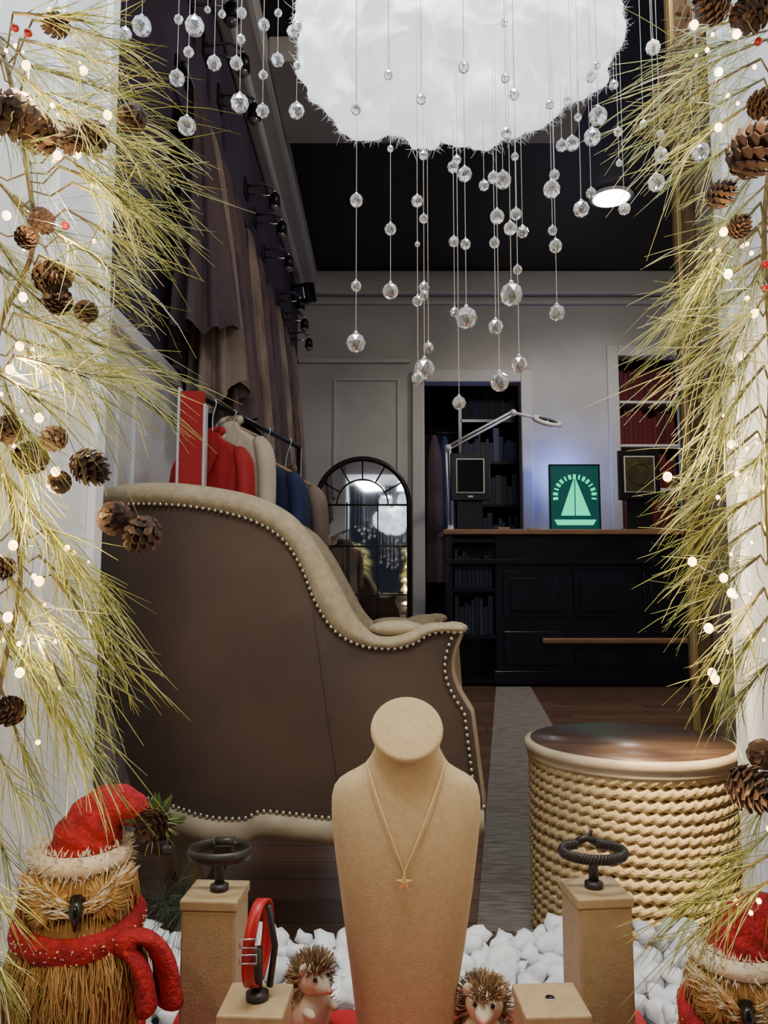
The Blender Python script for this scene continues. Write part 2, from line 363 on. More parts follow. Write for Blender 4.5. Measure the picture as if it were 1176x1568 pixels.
def tablet(name, u0, u1, v0, v1, face):
    m = MB(); a = at(u0, v0, 5.98); b_ = at(u1, v1, 5.98)
    x0, x1, z1, z0 = a.x, b_.x, a.z, b_.z; y = 6.02
    m.b(x0 - 0.045, x1 + 0.045, y, y + 0.03, z0 - 0.06, z1 + 0.045, 'blackmetal', 0.008)
    m.b(x0, x1, y - 0.006, y, z0, z1, 'white_lac'); m.b(x0 + 0.009, x1 - 0.009, y - 0.01, y - 0.004, z0 + 0.009, z1 - 0.009, face)
    m.b((x0 + x1) / 2 - 0.10, (x0 + x1) / 2 + 0.10, y + 0.03, y + 0.05, 1.2, z1 - 0.05, 'blackmetal')
    m.b((x0 + x1) / 2 - 0.13, (x0 + x1) / 2 + 0.13, y - 0.06, y + 0.14, 1.2, 1.215, 'blackmetal', 0.004)
    m.b((x0 + x1) / 2 - 0.02, (x0 + x1) / 2 + 0.02, y - 0.006, y, z0 - 0.035, z0 - 0.02, 'silver')
    if face != 'screen':
        c = Vector(((x0 + x1) / 2, y - 0.012, (z0 + z1) / 2)); r = 0.085
        m.tube([c + Vector((r * math.cos(t), 0, r * math.sin(t))) for t in [2 * pi * i / 24 for i in range(24)]], 0.003, 'gold_face', 6, closed=True)
    m.obj(name)
tablet("tablet_display", 699, 743, 701, 754, 'screen'); tablet("tablet_display", 957, 1006, 697, 753, 'gold_face')
# green sign
m = MB(); a = at(840, 711, 6.25); b_ = at(920, 793, 6.25); cx = (a.x + b_.x) / 2; w = b_.x - a.x; zb = 1.20; zt = a.z; y = 6.25
m.b(a.x, b_.x, y, y + 0.03, zb, zt, 'signboard', 0.006); H = zt - zb
for x0_, x1_ in ((a.x, a.x + 0.012), (b_.x - 0.012, b_.x)): m.b(x0_, x1_, y - 0.008, y, zb, zt, 'blackmetal')
m.b(a.x, b_.x, y - 0.008, y, zt - 0.012, zt, 'blackmetal')
def tri(p, k, th=0.006):
    vs = [(x, y - th, z) for x, z in p] + [(x, y, z) for x, z in p]; n = len(p)
    fs = [tuple(range(n)), tuple(range(2 * n - 1, n - 1, -1))] + [(i, (i + 1) % n, (i + 1) % n + n, i + n) for i in range(n)]
    m.add(vs, fs, k, False)
tri([(cx - 0.115, zb + 0.24 * H), (cx - 0.004, zb + 0.24 * H), (cx - 0.004, zb + 0.80 * H)], 'signglow')
tri([(cx + 0.006, zb + 0.24 * H), (cx + 0.125, zb + 0.24 * H), (cx + 0.006, zb + 0.80 * H)], 'signglow')
tri([(cx - 0.17, zb + 0.18 * H), (cx + 0.17, zb + 0.18 * H), (cx + 0.145, zb + 0.10 * H), (cx - 0.145, zb + 0.10 * H)], 'signglow')
for i in range(15):
    t = math.radians(-8 + 196 * i / 14); p = Vector((cx + 0.158 * math.cos(t), y - 0.004, zb + 0.53 * H + 0.158 * math.sin(t)))
    m.box(p, (0.022 if i % 3 else 0.012, 0.008, 0.038), 'signglow', Matrix.Rotation(-(t - pi / 2), 3, 'Y'))
m.obj("green_sailboat_sign")
# magnifier lamp
m = MB(); y = 6.34
P0 = at(690, 800, y); P0.z = 1.2; P1 = at(686, 686, y); P2 = at(786, 632, y); P3 = at(820, 640, y)
m.lathe([(0.07, 0), (0.07, 0.015), (0.03, 0.03), (0.02, 0.06)], 'white_lac', P0, 20)
for o in (-0.016, 0.016):
    m.tube([P0 + Vector((o, 0, 0.04)), P1 + Vector((o, 0, 0))], 0.010, 'white_lac', 6); m.tube([P1 + Vector((0, 0, o)), P2 + Vector((0, 0, o))], 0.010, 'white_lac', 6)
m.tube([P2, P3], 0.013, 'white_lac', 6)
for p in (P1, P2, P3): m.ball(p, 0.030, 'white_lac', 2)
hc = at(838, 646, y); rt = euler(math.radians(25), math.radians(14), 0)
m.lathe([(0.080, -0.014), (0.118, -0.014), (0.124, 0.0), (0.115, 0.020), (0.085, 0.020), (0.080, 0.0)], 'white_lac', hc, 32, rot=rt)
m.lathe([(0.084, -0.016), (0.084, 0.022)], 'screen', hc, 32, rot=rt)
m.obj("magnifier_lamp")
m = MB()
for i, (u, s) in enumerate(((770, 0.05), (790, 0.035), (815, 0.04))):
    p = at(u, 806, 6.3); m.b(p.x - s, p.x + s, 6.25, 6.35, 1.2, 1.2 + s * 0.8, 'woodtop' if i % 2 == 0 else 'blackmetal', 0.004)
m.obj("counter_trays")
# arched mirror
m = MB(); yM = 5.6; hw = 0.34; mc = at(555, 773, yM); zc = mc.z; xc = mc.x
arc = [Vector((xc + hw * math.cos(t), yM, zc + hw * math.sin(t))) for t in [pi * i / 32 for i in range(33)]]
out = [Vector((xc + hw, yM, 0.02))] + arc + [Vector((xc - hw, yM, 0.02))]
vs = [Vector((p.x, yM + 0.01, p.z)) for p in out]; m.add(vs, [tuple(range(len(vs)))], 'mirror', False)
vs = [Vector((p.x, yM + 0.03, p.z)) for p in out]; m.add(vs, [tuple(range(len(vs)))], 'blackmetal', False)
m.tube(out + [out[0]], 0.018, 'blackmetal', 8)
m.tube([Vector((xc + hw * 0.55 * math.cos(t), yM, zc + hw * 0.55 * math.sin(t))) for t in [pi * i / 20 for i in range(21)]], 0.006, 'blackmetal', 6)
m.tube([(xc - hw, yM, zc), (xc + hw, yM, zc)], 0.007, 'blackmetal', 6)
for k_ in (-0.33, 0.33): m.tube([(xc + hw * k_, yM, zc + 0.02), (xc + hw * k_, yM, 0.02)], 0.006, 'blackmetal', 6)
for t in (60, 120, 90, 30, 150):
    t = math.radians(t); m.tube([(xc + hw * 0.55 * math.cos(t), yM, zc + hw * 0.55 * math.sin(t)), (xc + hw * math.cos(t), yM, zc + hw * math.sin(t))], 0.006, 'blackmetal', 6)
for z in (0.35, 0.7, 1.05): m.tube([(xc - hw, yM, z), (xc + hw, yM, z)], 0.006, 'blackmetal', 6)
m.obj("arched_mirror")
# rug
m = MB(); pts = [(0.20, 1.75), (0.62, 1.75), (1.10, 5.9), (0.84, 5.9)]
m.add([(x, y, 0.0) for x, y in pts] + [(x, y, 0.012) for x, y in pts], [(0, 3, 2, 1), (4, 5, 6, 7), (0, 1, 5, 4), (1, 2, 6, 5), (2, 3, 7, 6), (3, 0, 4, 7)], 'rug', False); m.obj("runner_rug")
# recessed downlight
m = MB(); dl = Vector((at(935, 278, 5.4).x, 5.4, 3.6))
m.lathe([(0.15, 0.0), (0.16, -0.012), (0.13, -0.02), (0.125, -0.012)], 'white_lac', dl, 32); m.lathe([(0.125, -0.016), (0.125, -0.022)], 'lampglow', dl, 32); m.obj("recessed_downlight")
m = MB(); p = at(465, 450, 6.3); m.box(p, (0.17, 0.12, 0.16), 'blackmetal', euler(0.3, 0, -0.5), 0.01); m.tube([p, p + Vector((-0.08, 0.45, 0.05))], 0.01, 'blackmetal')
m.box(p + Vector((-0.03, -0.06, -0.02)), (0.1, 0.02, 0.1), 'silver', euler(0.3, 0, -0.5), 0.005); m.obj("wall_speaker")
pl = None
for i, (y, z) in enumerate(((2.9, 3.12), (3.15, 3.08), (3.45, 3.05), (4.15, 2.98), (4.45, 2.96), (4.8, 2.9), (5.5, 2.88), (5.8, 2.84), (6.15, 2.8))):
    if pl is None:
        m = MB(); m.b(-0.012, 0, -0.05, 0.05, -0.05, 0.05, 'blackmetal', 0.004)
        m.tube([(0, 0, 0.02), (0.1, 0, 0.03), (0.15, 0, 0.0), (0.155, 0, -0.03)], 0.008, 'silver', 8)
        m.lathe([(0.012, 0.03), (0.028, 0.01), (0.034, -0.05), (0.028, -0.05)], 'blackmetal', (0.155, 0, -0.05), 16)
        m.ball((0.155, 0, -0.105), 0.026, 'crystal', 2)
        m.tube([(0, 0, -0.03), (0.16, 0, -0.04)], 0.006, 'silver', 6)
        m.V = [(x + 0.012, y_, z_) for x, y_, z_ in m.V]
        o = m.obj("wall_spotlight"); pl = o
    else:
        o = bpy.data.objects.new("wall_spotlight", pl.data); bpy.context.scene.collection.objects.link(o)
    o.location = (-0.78, y, z)
m = MB(); m.b(-0.78, -0.765, 2.7, 6.4, 2.70, 2.73, 'blackmetal'); m.tube([(-0.72, 2.6, 2.62), (-0.72, 6.3, 2.62)], 0.01, 'blackmetal', 8)
for y in (2.7, 3.9, 5.1, 6.25): m.tube([(-0.775, y, 2.7), (-0.72, y, 2.62)], 0.007, 'blackmetal', 6)
m.obj("garment_rail")
gs = [(2.78, 2.60, 1.62, 0.10, 0.34, 0.20, 'garC'), (3.0, 2.6, 1.42, 0.10, 0.30, 0.2, 'garB'), (3.25, 2.6, 1.3, 0.08, 0.26, 0.22, 'garA'), (3.55, 2.6, 1.15, 0.08, 0.3, 0.2, 'garC'), (3.9, 2.6, 1.1, 0.09, 0.3, 0.22, 'garB'),
      (4.25, 2.6, 1.0, 0.09, 0.3, 0.2, 'garA'), (4.6, 2.6, 0.95, 0.08, 0.3, 0.22, 'garC'), (5.0, 2.6, 0.9, 0.08, 0.3, 0.2, 'garB'), (5.4, 2.6, 0.8, 0.1, 0.3, 0.24, 'garA'), (5.85, 2.6, 0.8, 0.1, 0.3, 0.2, 'garB')]
for gi, (yc, zt_, zb_, w0, w1, outx, k) in enumerate(gs):
    m = MB(); nu, nv = 64, 26; vs = []; fs = []
    for a in range(nu):
        an = 2 * pi * a / nu
        for b_ in range(nv):
            t = b_ / (nv - 1); w = w0 + (w1 - w0) * t ** 0.8; dx = 0.02 + (outx / 2) * t ** 0.7
            f = 1 + (0.05 + 0.22 * t) * math.cos(an * 9 + gi * 1.3) + 0.08 * t * math.sin(an * 4 + gi)
            zz = zt_ + (zb_ - zt_) * t + 0.06 * t * math.sin(an * 2 + gi) + 0.1 * t * math.cos(an)
            vs.append((max(-0.755, -0.72 + dx * 0.5 + dx * f * math.cos(an) * 0.8), yc + w * f * math.sin(an) * 0.8, zz))
    for a in range(nu):
        for b_ in range(nv - 1): fs.append((a * nv + b_, ((a + 1) % nu) * nv + b_, ((a + 1) % nu) * nv + b_ + 1, a * nv + b_ + 1))
    m.add(vs, fs, k); m.obj("hanging_shawl")
# jackets on a low free-standing rack behind the chair
RK0, RK1 = Vector((-0.575, 2.36, 1.345)), Vector((-0.36, 3.25, 1.345))
def rail_at(y): t = (y - RK0.y) / (RK1.y - RK0.y); return RK0.lerp(RK1, t)
def jacket(name, u, v, d, k, sc, yaw, lining='cream', seed=0):
    m = MB(); p = at(u, v, d); rt = Matrix.Rotation(yaw, 3, 'Z')
    def W(x, y, z): return p + rt @ (Vector((x, y, z)) * sc)
    prof = [(0.042, 0.022, 0.0), (0.050, 0.030, -0.02), (0.075, 0.034, -0.04), (0.115, 0.038, -0.062), (0.155, 0.042, -0.09), (0.175, 0.046, -0.125), (0.165, 0.050, -0.19), (0.150, 0.054, -0.30), (0.148, 0.056, -0.42), (0.158, 0.060, -0.56), (0.168, 0.064, -0.68)]
    n = 64; vs = []
    for i, (rx, ry, z) in enumerate(prof):
        fo = min(1, i / 8) * 0.16
        for j in range(n):
            a = 2 * pi * j / n; f = 1 + fo * math.sin(a * 11 + seed) * abs(math.sin(a)); vs.append(W(rx * math.cos(a) * (1 + 0.02 * math.sin(a * 7)), ry * f * math.sin(a), z))
    m.add(vs, [(i * n + j, i * n + (j + 1) % n, (i + 1) * n + (j + 1) % n, (i + 1) * n + j) for i in range(len(prof) - 1) for j in range(n)], k)
    for sx in (-1, 1):
        m.tube(catmull([W(sx * 0.150, 0, -0.085), W(sx * 0.188, -0.004, -0.16), W(sx * 0.205, -0.012, -0.32), W(sx * 0.203, -0.028, -0.54)], 4), [s_ * sc for s_ in (0.030, 0.038, 0.042, 0.045, 0.046, 0.045, 0.044, 0.043, 0.042, 0.042, 0.041, 0.040, 0.040)], k, 14, flat=0.75)
        # lapel and collar
        m.add([W(sx * 0.040, -0.026, 0.004), W(sx * 0.078, -0.040, -0.055), W(sx * 0.070, -0.058, -0.13), W(sx * 0.006, -0.062, -0.24), W(sx * 0.020, -0.050, -0.08)], [(0, 1, 2, 3, 4)], k, False)
    m.add([W(-0.020, -0.046, -0.06), W(0.020, -0.046, -0.06), W(0.004, -0.058, -0.22), W(-0.004, -0.058, -0.22)], [(0, 1, 2, 3)], lining, False)
    m.tube(catmull([W(-0.045, 0, 0.0), W(-0.04, 0.022, 0.016), W(0, 0.028, 0.020), W(0.04, 0.022, 0.016), W(0.045, 0, 0.0)], 5), 0.012 * sc, k, 8, flat=1.4)
    for i in range(3): m.ball(W(0.012, -0.066, -0.27 - 0.09 * i), 0.007 * sc, 'gold', 1)
    # hanger
    r_ = rail_at(d); m.tube([W(-0.15, 0, -0.075), W(0, 0, 0.0), W(0.15, 0, -0.075)], 0.007 * sc, 'palewood', 8)
    m.tube(catmull([W(0, 0, 0), (p + r_) / 2, r_ + Vector((0.012, 0, 0.0)), r_ + Vector((0, 0, 0.014))], 4), 0.0025, 'silver', 6)
    m.obj(name)
jacket("hanging_jacket", 326, 664, 2.45, 'redpanel', 0.72, -0.5, 'redpanel', 1)
jacket("hanging_jacket", 352, 647, 2.60, 'cream', 0.80, -0.45, 'whitefur', 2)
jacket("hanging_jacket", 402, 700, 2.90, 'navycloth', 0.90, -0.5, 'cream', 3)
jacket("hanging_jacket", 436, 722, 3.12, 'garB', 0.90, -0.5, 'cream', 4)
m = MB(); m.tube([RK0, RK1], 0.010, 'blackmetal', 10)
for P_ in (RK0, RK1):
    m.tube([P_, Vector((P_.x, P_.y, 0.03))], 0.010, 'blackmetal', 10); m.tube([Vector((P_.x - 0.15, P_.y, 0.02)), Vector((P_.x + 0.15, P_.y, 0.02))], 0.012, 'blackmetal', 8)
m.obj("clothes_rack")
m = MB(); p = at(296, 600, 2.30)
m.b(p.x - 0.035, p.x + 0.035, 2.285, 2.315, 0, p.z, 'redpanel', 0.004); m.b(p.x - 0.043, p.x - 0.035, 2.283, 2.317, 0, p.z + 0.01, 'white_lac', 0.002); m.b(p.x + 0.035, p.x + 0.043, 2.283, 2.317, 0, p.z - 0.04, 'white_lac', 0.002)
m.b(p.x - 0.05, p.x + 0.05, 2.27, 2.33, 0, 0.02, 'white_lac', 0.004)
m.obj("red_banner_stand")
# wooden shutter upper right
m = MB(); a = at(1085, 20, 2.35); b_ = at(1015, 215, 2.35)
ax = (b_ - a); L = ax.length; ang = math.atan2(ax.x, -ax.z); rt = Matrix.Rotation(-ang, 3, 'Y')
c = (a + b_) / 2
for i in range(-3, 4): m.box(c + rt @ Vector((i * 0.024, 0, 0)), (0.016, 0.02, L * 1.05 - abs(i) * 0.012), 'palewood', rt, 0.002)
for s_ in (-1, 1): m.box(c + rt @ Vector((0, 0.012, s_ * L * 0.47)), (0.2, 0.015, 0.03), 'palewood', rt, 0.002)
m.tube([c + rt @ Vector((0.06, 0.01, 0)), Vector((1.04, 2.4, c.z))], 0.012, 'postwood')
m.obj("wooden_slat_shutter")

# ================================================================== ARMCHAIR
m = MB(); D = 1.58
nail = [(705, 968), (680, 967), (655, 972), (632, 986), (600, 993), (552, 988), (512, 965), (482, 920), (462, 870), (432, 825), (380, 795), (300, 777), (220, 771), (175, 771), (132, 780)]
outl = [(709, 957), (685, 956), (655, 958), (628, 968), (598, 976), (570, 972), (546, 948), (522, 905), (497, 858), (472, 818), (440, 784), (385, 757), (300, 741), (220, 736), (165, 739), (126, 757)]
NN = 90
toxz = lambda L_: [Vector((at(u, v, D).x, 0, at(u, v, D).z)) for u, v in L_]
nl = resample(catmull(toxz(nail)), NN); ol = resample(catmull(toxz(outl)), NN)
bot = [(740, 1240), (690, 1252), (620, 1258), (560, 1250), (510, 1257), (450, 1251), (400, 1247), (372, 1258), (320, 1256), (262, 1244), (200, 1240)]
bl = resample(catmull(toxz(bot)), 200)
xf, xb = nl[0].x, nl[-1].x
def botz(x):
    q = min(bl, key=lambda p: abs(p.x - x)); return q.z
bxf, bxb = bl[0].x, bl[-1].x
cols = []
T0 = 0.74; RR = 0.17; WID = 0.60
for i in range(NN):
    t = (nl[i].x - xf) / (xb - xf); t = min(max(t, 0), 1)
    sphi = max(0, (t - T0) / (1 - T0)); phi = math.asin(min(1, sphi))
    y = D + RR * (1 - math.cos(phi)); bx = bxf + (bxb - bxf) * t; e = y / D
    nn = nl[i].copy(); oo = ol[i].copy(); nn.x *= e; oo.x *= e
    cols.append(dict(n=nn, o=oo, bx=bx * e, bz=botz(bx), y=y, nx=math.sin(phi), ny=math.cos(phi), t=t))
full = [dict(c) for c in cols]
last = cols[-1]
for k_ in range(1, 8):
    c = dict(last); c['y'] = last['y'] + (WID - 2 * RR) * k_ / 8; c['ny'] = 0; c['nx'] = 1; full.append(c)
for c in reversed(cols):
    c2 = dict(c); c2['y'] = 2 * D + WID - c['y']; c2['ny'] = -c['ny']; full.append(c2)
rows = 22
def side_pt(c, s):
    x = c['n'].x + (c['bx'] - c['n'].x) * s; z = c['n'].z + (c['bz'] - c['n'].z) * s
    x -= 0.028 * math.sin(min(s * 2.2, 1) * pi) * max(0, 1 - c['t'] * 3)
    bul = 0.022 * math.sin(pi * s) * min(1, (c['t'] + 0.05) * 4)
    return Vector((x - c['nx'] * bul, c['y'] - c['ny'] * bul, z))
vs = [side_pt(c, r / rows) for c in full for r in range(rows + 1)]
nr = rows + 1
m.add(vs, [(i * nr + r, i * nr + r + 1, (i + 1) * nr + r + 1, (i + 1) * nr + r) for i in range(len(full) - 1) for r in range(rows)], 'velvet')
sc_ = min(cols, key=lambda c: abs(c['n'].x - at(478, 920, D).x)); m.tube([side_pt(sc_, r / rows) + Vector((0, -0.001, 0)) for r in range(rows + 1)], 0.0022, 'velvet', 6)
TH_ = 0.085; vs = []; prof_n = 0
for c in full:
    n, o = c['n'], c['o']; nx, ny = c['nx'], c['ny']
    def off(px, pz, d): return Vector((px + nx * d, c['y'] + ny * d, pz))
    mid = n.lerp(o, 0.5)
    P = [off(n.x, n.z, 0.0), off(n.lerp(o, 0.2).x, n.lerp(o, 0.2).z, -0.012), off(mid.x, mid.z, -0.016), off(n.lerp(o, 0.85).x, n.lerp(o, 0.85).z, -0.004), off(o.x, o.z, 0.018), off(o.x, o.z + 0.002, 0.05), off(mid.x, mid.z, TH_)]
    P.append(off(c['bx'] * 0.3 + n.x * 0.7, max(0.4, n.z - 0.15), TH_)); P.append(off(c['bx'] * 0.5 + n.x * 0.5, 0.34, TH_))
    vs += P; prof_n = len(P)
m.add(vs, [(i * prof_n + r, i * prof_n + r + 1, (i + 1) * prof_n + r + 1, (i + 1) * prof_n + r) for i in range(len(full) - 1) for r in range(prof_n - 1)], 'linen')
for c in (full[0], full[-1]):
    sgn = 1 if c['ny'] > 0 else -1
    A = [side_pt(c, r / rows) for r in range(rows + 1)]
    B = [Vector((p.x, p.y + sgn * TH_, p.z)) for p in A]
    Cc = [Vector((p.x + 0.006, p.y + sgn * TH_ / 2, p.z)) for p in A]
    vs = A + Cc + B; k_ = rows + 1
    m.add(vs, [(j * k_ + r, j * k_ + r + 1, (j + 1) * k_ + r + 1, (j + 1) * k_ + r) for j in range(2) for r in range(rows)], 'velvet')
    m.tube([p + Vector((-0.004, sgn * 0.02, 0)) for p in A], 0.014, 'chairwood', 10)
    m.ball(A[0] + Vector((-0.010, sgn * 0.04, 0.006)), (0.030, 0.052, 0.014), 'linen', 2)
def nails(P, off_=(0, -0.006, 0), step=0.0125):
    L = sum((P[i + 1] - P[i]).length for i in range(len(P) - 1)); Q = resample(P, max(2, int(L / step)))
    for q in Q: m.ball(q + Vector(off_), 0.0050, 'nail', 1)
nails([side_pt(c, 0.0) for c in cols[:86]])
nails([side_pt(cols[0], r / rows) + Vector((-0.014, 0, 0)) for r in range(rows + 1)])
nails([side_pt(c, 1.0) + Vector((0, 0, 0.008)) for c in cols[:86]])
vs = []
for c in full:
    for (dz, d) in ((0.004, 0.006), (0.0, -0.014), (-0.03, -0.016), (-0.045, -0.002), (-0.04, 0.05), (0.0, 0.05)):
        vs.append(Vector((c['bx'] + c['nx'] * d, c['y'] + c['ny'] * d, c['bz'] + dz)))
m.add(vs, [(i * 6 + r, i * 6 + r + 1, (i + 1) * 6 + r + 1, (i + 1) * 6 + r) for i in range(len(full) - 1) for r in range(5)], 'chairwood')
zb_ = botz(0.0)
m.box((-0.15, D + WID / 2, zb_ + 0.04), (0.62, WID - 0.08, 0.10), 'velvet', None, 0.02)
m.box((bxf - 0.04, D + WID / 2, zb_ + 0.02), (0.05, WID - 0.06, 0.11), 'chairwood', None, 0.012)
m.box((-0.10, D + WID / 2, zb_ + 0.15), (0.56, WID - 0.2, 0.13), 'linen', None, 0.045)
pa = at(608, 962, D); m.ball((pa.x, D + 0.055, pa.z - 0.004), (0.058, 0.04, 0.018), 'linen', 3)
m.ball((pa.x, D + WID - 0.055, pa.z - 0.012), (0.058, 0.04, 0.014), 'linen', 3)
for (lx, ly, dx) in ((bxf - 0.06, D + 0.05, 0.03), (bxf - 0.06, D + WID - 0.05, 0.03), (bxb + 0.10, D + 0.14, -0.04), (bxb + 0.10, D + WID - 0.14, -0.04)):
    m.tube(catmull([(lx, ly, zb_ + 0.02), (lx + dx * 0.6, ly, zb_ - 0.06), (lx + dx * 0.2, ly, 0.09), (lx + dx * 0.7, ly, 0.02), (lx + dx, ly, 0.0)], 5), [0.036, 0.036, 0.036, 0.036, 0.035, 0.034, 0.032, 0.03, 0.028, 0.026, 0.023, 0.021, 0.019, 0.018, 0.017, 0.017, 0.018, 0.02, 0.021, 0.022, 0.022], 'chairwood', 12)
m.obj("wingback_armchair")

# ================================================================== ROPE DRUM TABLE
m = MB(); c = Vector((0.545, 1.76, 0.012))
nr_ = 17; rr = 0.0113; nseg = 360; ns = 10
m.lathe([(0.20, 0.0), (0.207, 0.01), (0.207, 0.37), (0.20, 0.374)], 'ropecore', c, 48)
for i in range(nr_):
    z = 0.012 + i * 0.0218; vs = []
    for a in range(nseg):
        th = 2 * pi * a / nseg
        for j in range(ns):
            ph = 2 * pi * j / ns
            r = rr * (1 + 0.22 * math.cos(3 * ph - 54 * th + i * 1.1))
            rad = 0.209 + r * math.cos(ph)
            vs.append((c.x + rad * math.cos(th), c.y + rad * math.sin(th), c.z + z + r * math.sin(ph) + 0.004 * math.sin(th * 2 + i * 0.6)))
    m.add(vs, [(a * ns + j, a * ns + (j + 1) % ns, ((a + 1) % nseg) * ns + (j + 1) % ns, ((a + 1) % nseg) * ns + j) for a in range(nseg) for j in range(ns)], 'rope')
m.lathe([(0.2, 0.366), (0.221, 0.366), (0.225, 0.370), (0.221, 0.379), (0.226, 0.381), (0.230, 0.386), (0.230, 0.396), (0.226, 0.400), (0.216, 0.401)], 'rim', c, 72)
m.lathe([(0.216, 0.399), (0.216, 0.403), (0.0, 0.4035)], 'drumtop', c, 72)
m.obj("rope_drum_table")

# ================================================================== DISPLAY: board, pebbles, stands, bust
m = MB(); m.b(-0.27, 0.335, 0.62, 1.075, 0.15, 0.20, 'redboard', 0.004); m.obj("red_display_board")
m = MB(); random.seed(11)
pid = 0
for layer in range(2):
    x = -0.465
    while x < 0.60:
        y = 0.66
        while y < 1.33:
            px, py = x + U(-.009, .009), y + U(-.009, .009)
            inside = (-0.30 < px < 0.365 and py < 1.11)
            owl_ = (abs(px + 0.325) < 0.115 and abs(py - 0.86) < 0.115) or (abs(px - 0.385) < 0.08 and abs(py - 0.865) < 0.10)
            if not inside and not owl_ and not (layer and R() < 0.35):
                r = U(0.014, 0.025)
                m.ball((min(max(px, -0.465), 0.585), min(py, 1.315), 0.160 + r * 0.75 + layer * U(0.016, 0.024)), (r * U(0.9, 1.2), r * U(0.8, 1.05), r * U(0.65, 0.9)), 'pebble', 2, euler(U(-.6, .6), U(-.6, .6), U(0, 6)), True, 0.7, pid)
                pid += 1
            y += 0.034
        x += 0.034
m.obj("white_pebbles")

def block(name, x, y, z1, w, yaw=0, hole=False):
    m = MB(); rt = euler(0, 0, yaw)
    m.box((x, y, (0.2 + z1 - 0.012) / 2), (w, w, z1 - 0.012 - 0.2), 'block', rt, 0.003)
    m.box((x, y, z1 - 0.006), (w + 0.003, w + 0.003, 0.012), 'block', rt, 0.002)
    if hole:
        m.lathe([(0.0055, 0.0), (0.0055, 0.0012), (0.004, 0.0014)], 'silver', (x, y, z1), 16); m.lathe([(0.004, 0.001), (0.004, 0.002)], 'screen', (x, y, z1), 12)
    return m.obj(name)
block("jewelry_riser", -0.200, 0.96, 0.392, 0.064, -0.06); block("jewelry_riser", -0.132, 0.845, 0.327, 0.064, -0.05)
block("jewelry_riser", 0.252, 0.96, 0.395, 0.064, 0.1); block("jewelry_riser", 0.172, 0.845, 0.327, 0.064, 0.05, True)
def bracelet(name, x, y, z, zc, braid):
    m = MB()
    m.lathe([(0.011, 0), (0.011, 0.006), (0.007, 0.008)], 'blackleather', (x, y, z), 20)
    m.tube([(x, y, z + 0.006), (x, y, zc + 0.006)], [0.006, 0.005], 'blackleather', 10)
    # curved cradle bar that carries the bracelet left and right
    m.tube(catmull([(x - 0.036, y, zc + 0.008), (x - 0.018, y, zc + 0.004), (x, y, zc + 0.003), (x + 0.018, y, zc + 0.004), (x + 0.036, y, zc + 0.008)], 4), 0.0042, 'blackleather', 8)
    rx, ry = 0.037, 0.030; vs = []; gap = 0.35
    N = 60
    P = [(x + rx * math.cos(a), y + ry * math.sin(a), zc + 0.012) for a in [pi / 2 + gap + (2 * pi - 2 * gap) * i / N for i in range(N + 1)]]
    if not braid:
        for i, p in enumerate(P):
            a = pi / 2 + gap + (2 * pi - 2 * gap) * i / N; nx_, ny_ = math.cos(a), math.sin(a)
            for (o, h) in ((0, -0.0065), (0.002, 0), (0, 0.0065), (-0.002, 0.0065), (-0.001, 0), (-0.002, -0.0065)):
                vs.append((p[0] + nx_ * o, p[1] + ny_ * o, p[2] + h))
        m.add(vs, [(i * 6 + j, i * 6 + (j + 1) % 6, (i + 1) * 6 + (j + 1) % 6, (i + 1) * 6 + j) for i in range(N) for j in range(6)], 'blackleather')
        m.tube([(x - 0.012, y + ry, zc + 0.014), (x + 0.012, y + ry, zc + 0.014)], 0.0055, 'blackleather', 10)
    else:
        for s_ in range(3):
            Q = []
            for i in range(181):
                a = pi / 2 + gap + (2 * pi - 2 * gap) * i / 180; ph = i * 0.62 + s_ * 2 * pi / 3
                o = 0.0022 * math.cos(ph); Q.append((x + (rx + o) * math.cos(a), y + (ry + o) * math.sin(a), zc + 0.012 + 0.0042 * math.sin(ph)))
            m.tube(Q, 0.0024, 'blackleather', 6)
        m.tube([(x + 0.013 * s, y + ry, zc + 0.013 + (0.006 if s == 0 else 0)) for s in (-1, 0, 1)], 0.005, 'blackleather', 8)
        m.tube([(x + 0.004, y + ry, zc + 0.018), (x + 0.006, y + ry, zc + 0.028)], 0.0025, 'blackleather', 6)
    for s_ in (-1, 1):
        a = pi / 2 + s_ * gap; m.ball((x + rx * math.cos(a), y + ry * math.sin(a), zc + 0.012), 0.0045, 'blackleather', 2)
    m.obj(name)
bracelet("leather_bracelet", -0.196, 0.96, 0.392, 0.424, False); bracelet("braided_bracelet", 0.250, 0.96, 0.395, 0.424, True)
# red strap on small riser
m = MB(); x, y, z = -0.131, 0.845, 0.3275
m.lathe([(0.012, 0), (0.012, 0.006), (0.006, 0.008)], 'blackleather', (x, y, z), 20); m.tube([(x, y, z), (x, y, z + 0.05)], 0.005, 'blackleather', 8)
loop = []
for i in range(40):
    a = 2 * pi * i / 40; loop.append((x + 0.006 * math.cos(a) + 0.003 * math.sin(a), y + 0.026 * math.cos(a), z + 0.055 + 0.042 * math.sin(a)))
vs = []; N = 40
for i, p in enumerate(loop):
    a = 2 * pi * i / 40; t_ = 0.0012
    for (ox, od) in ((-0.006, -t_), (0.006, -t_), (0.006, t_), (-0.006, t_)):
        vs.append((p[0] + ox, p[1] + od * math.cos(a), p[2] + od * math.sin(a)))
m.add(vs, [(i * 4 + j, i * 4 + (j + 1) % 4, ((i + 1) % N) * 4 + (j + 1) % 4, ((i + 1) % N) * 4 + j) for i in range(N) for j in range(4)], 'redleather')
for zz in (z + 0.062, z + 0.047):
    m.tube([(x - 0.014, y - 0.028, zz), (x + 0.003, y - 0.028, zz), (x + 0.003, y - 0.028, zz + 0.008), (x - 0.014, y - 0.028, zz + 0.008), (x - 0.014, y - 0.028, zz)], 0.0010, 'silver', 6)
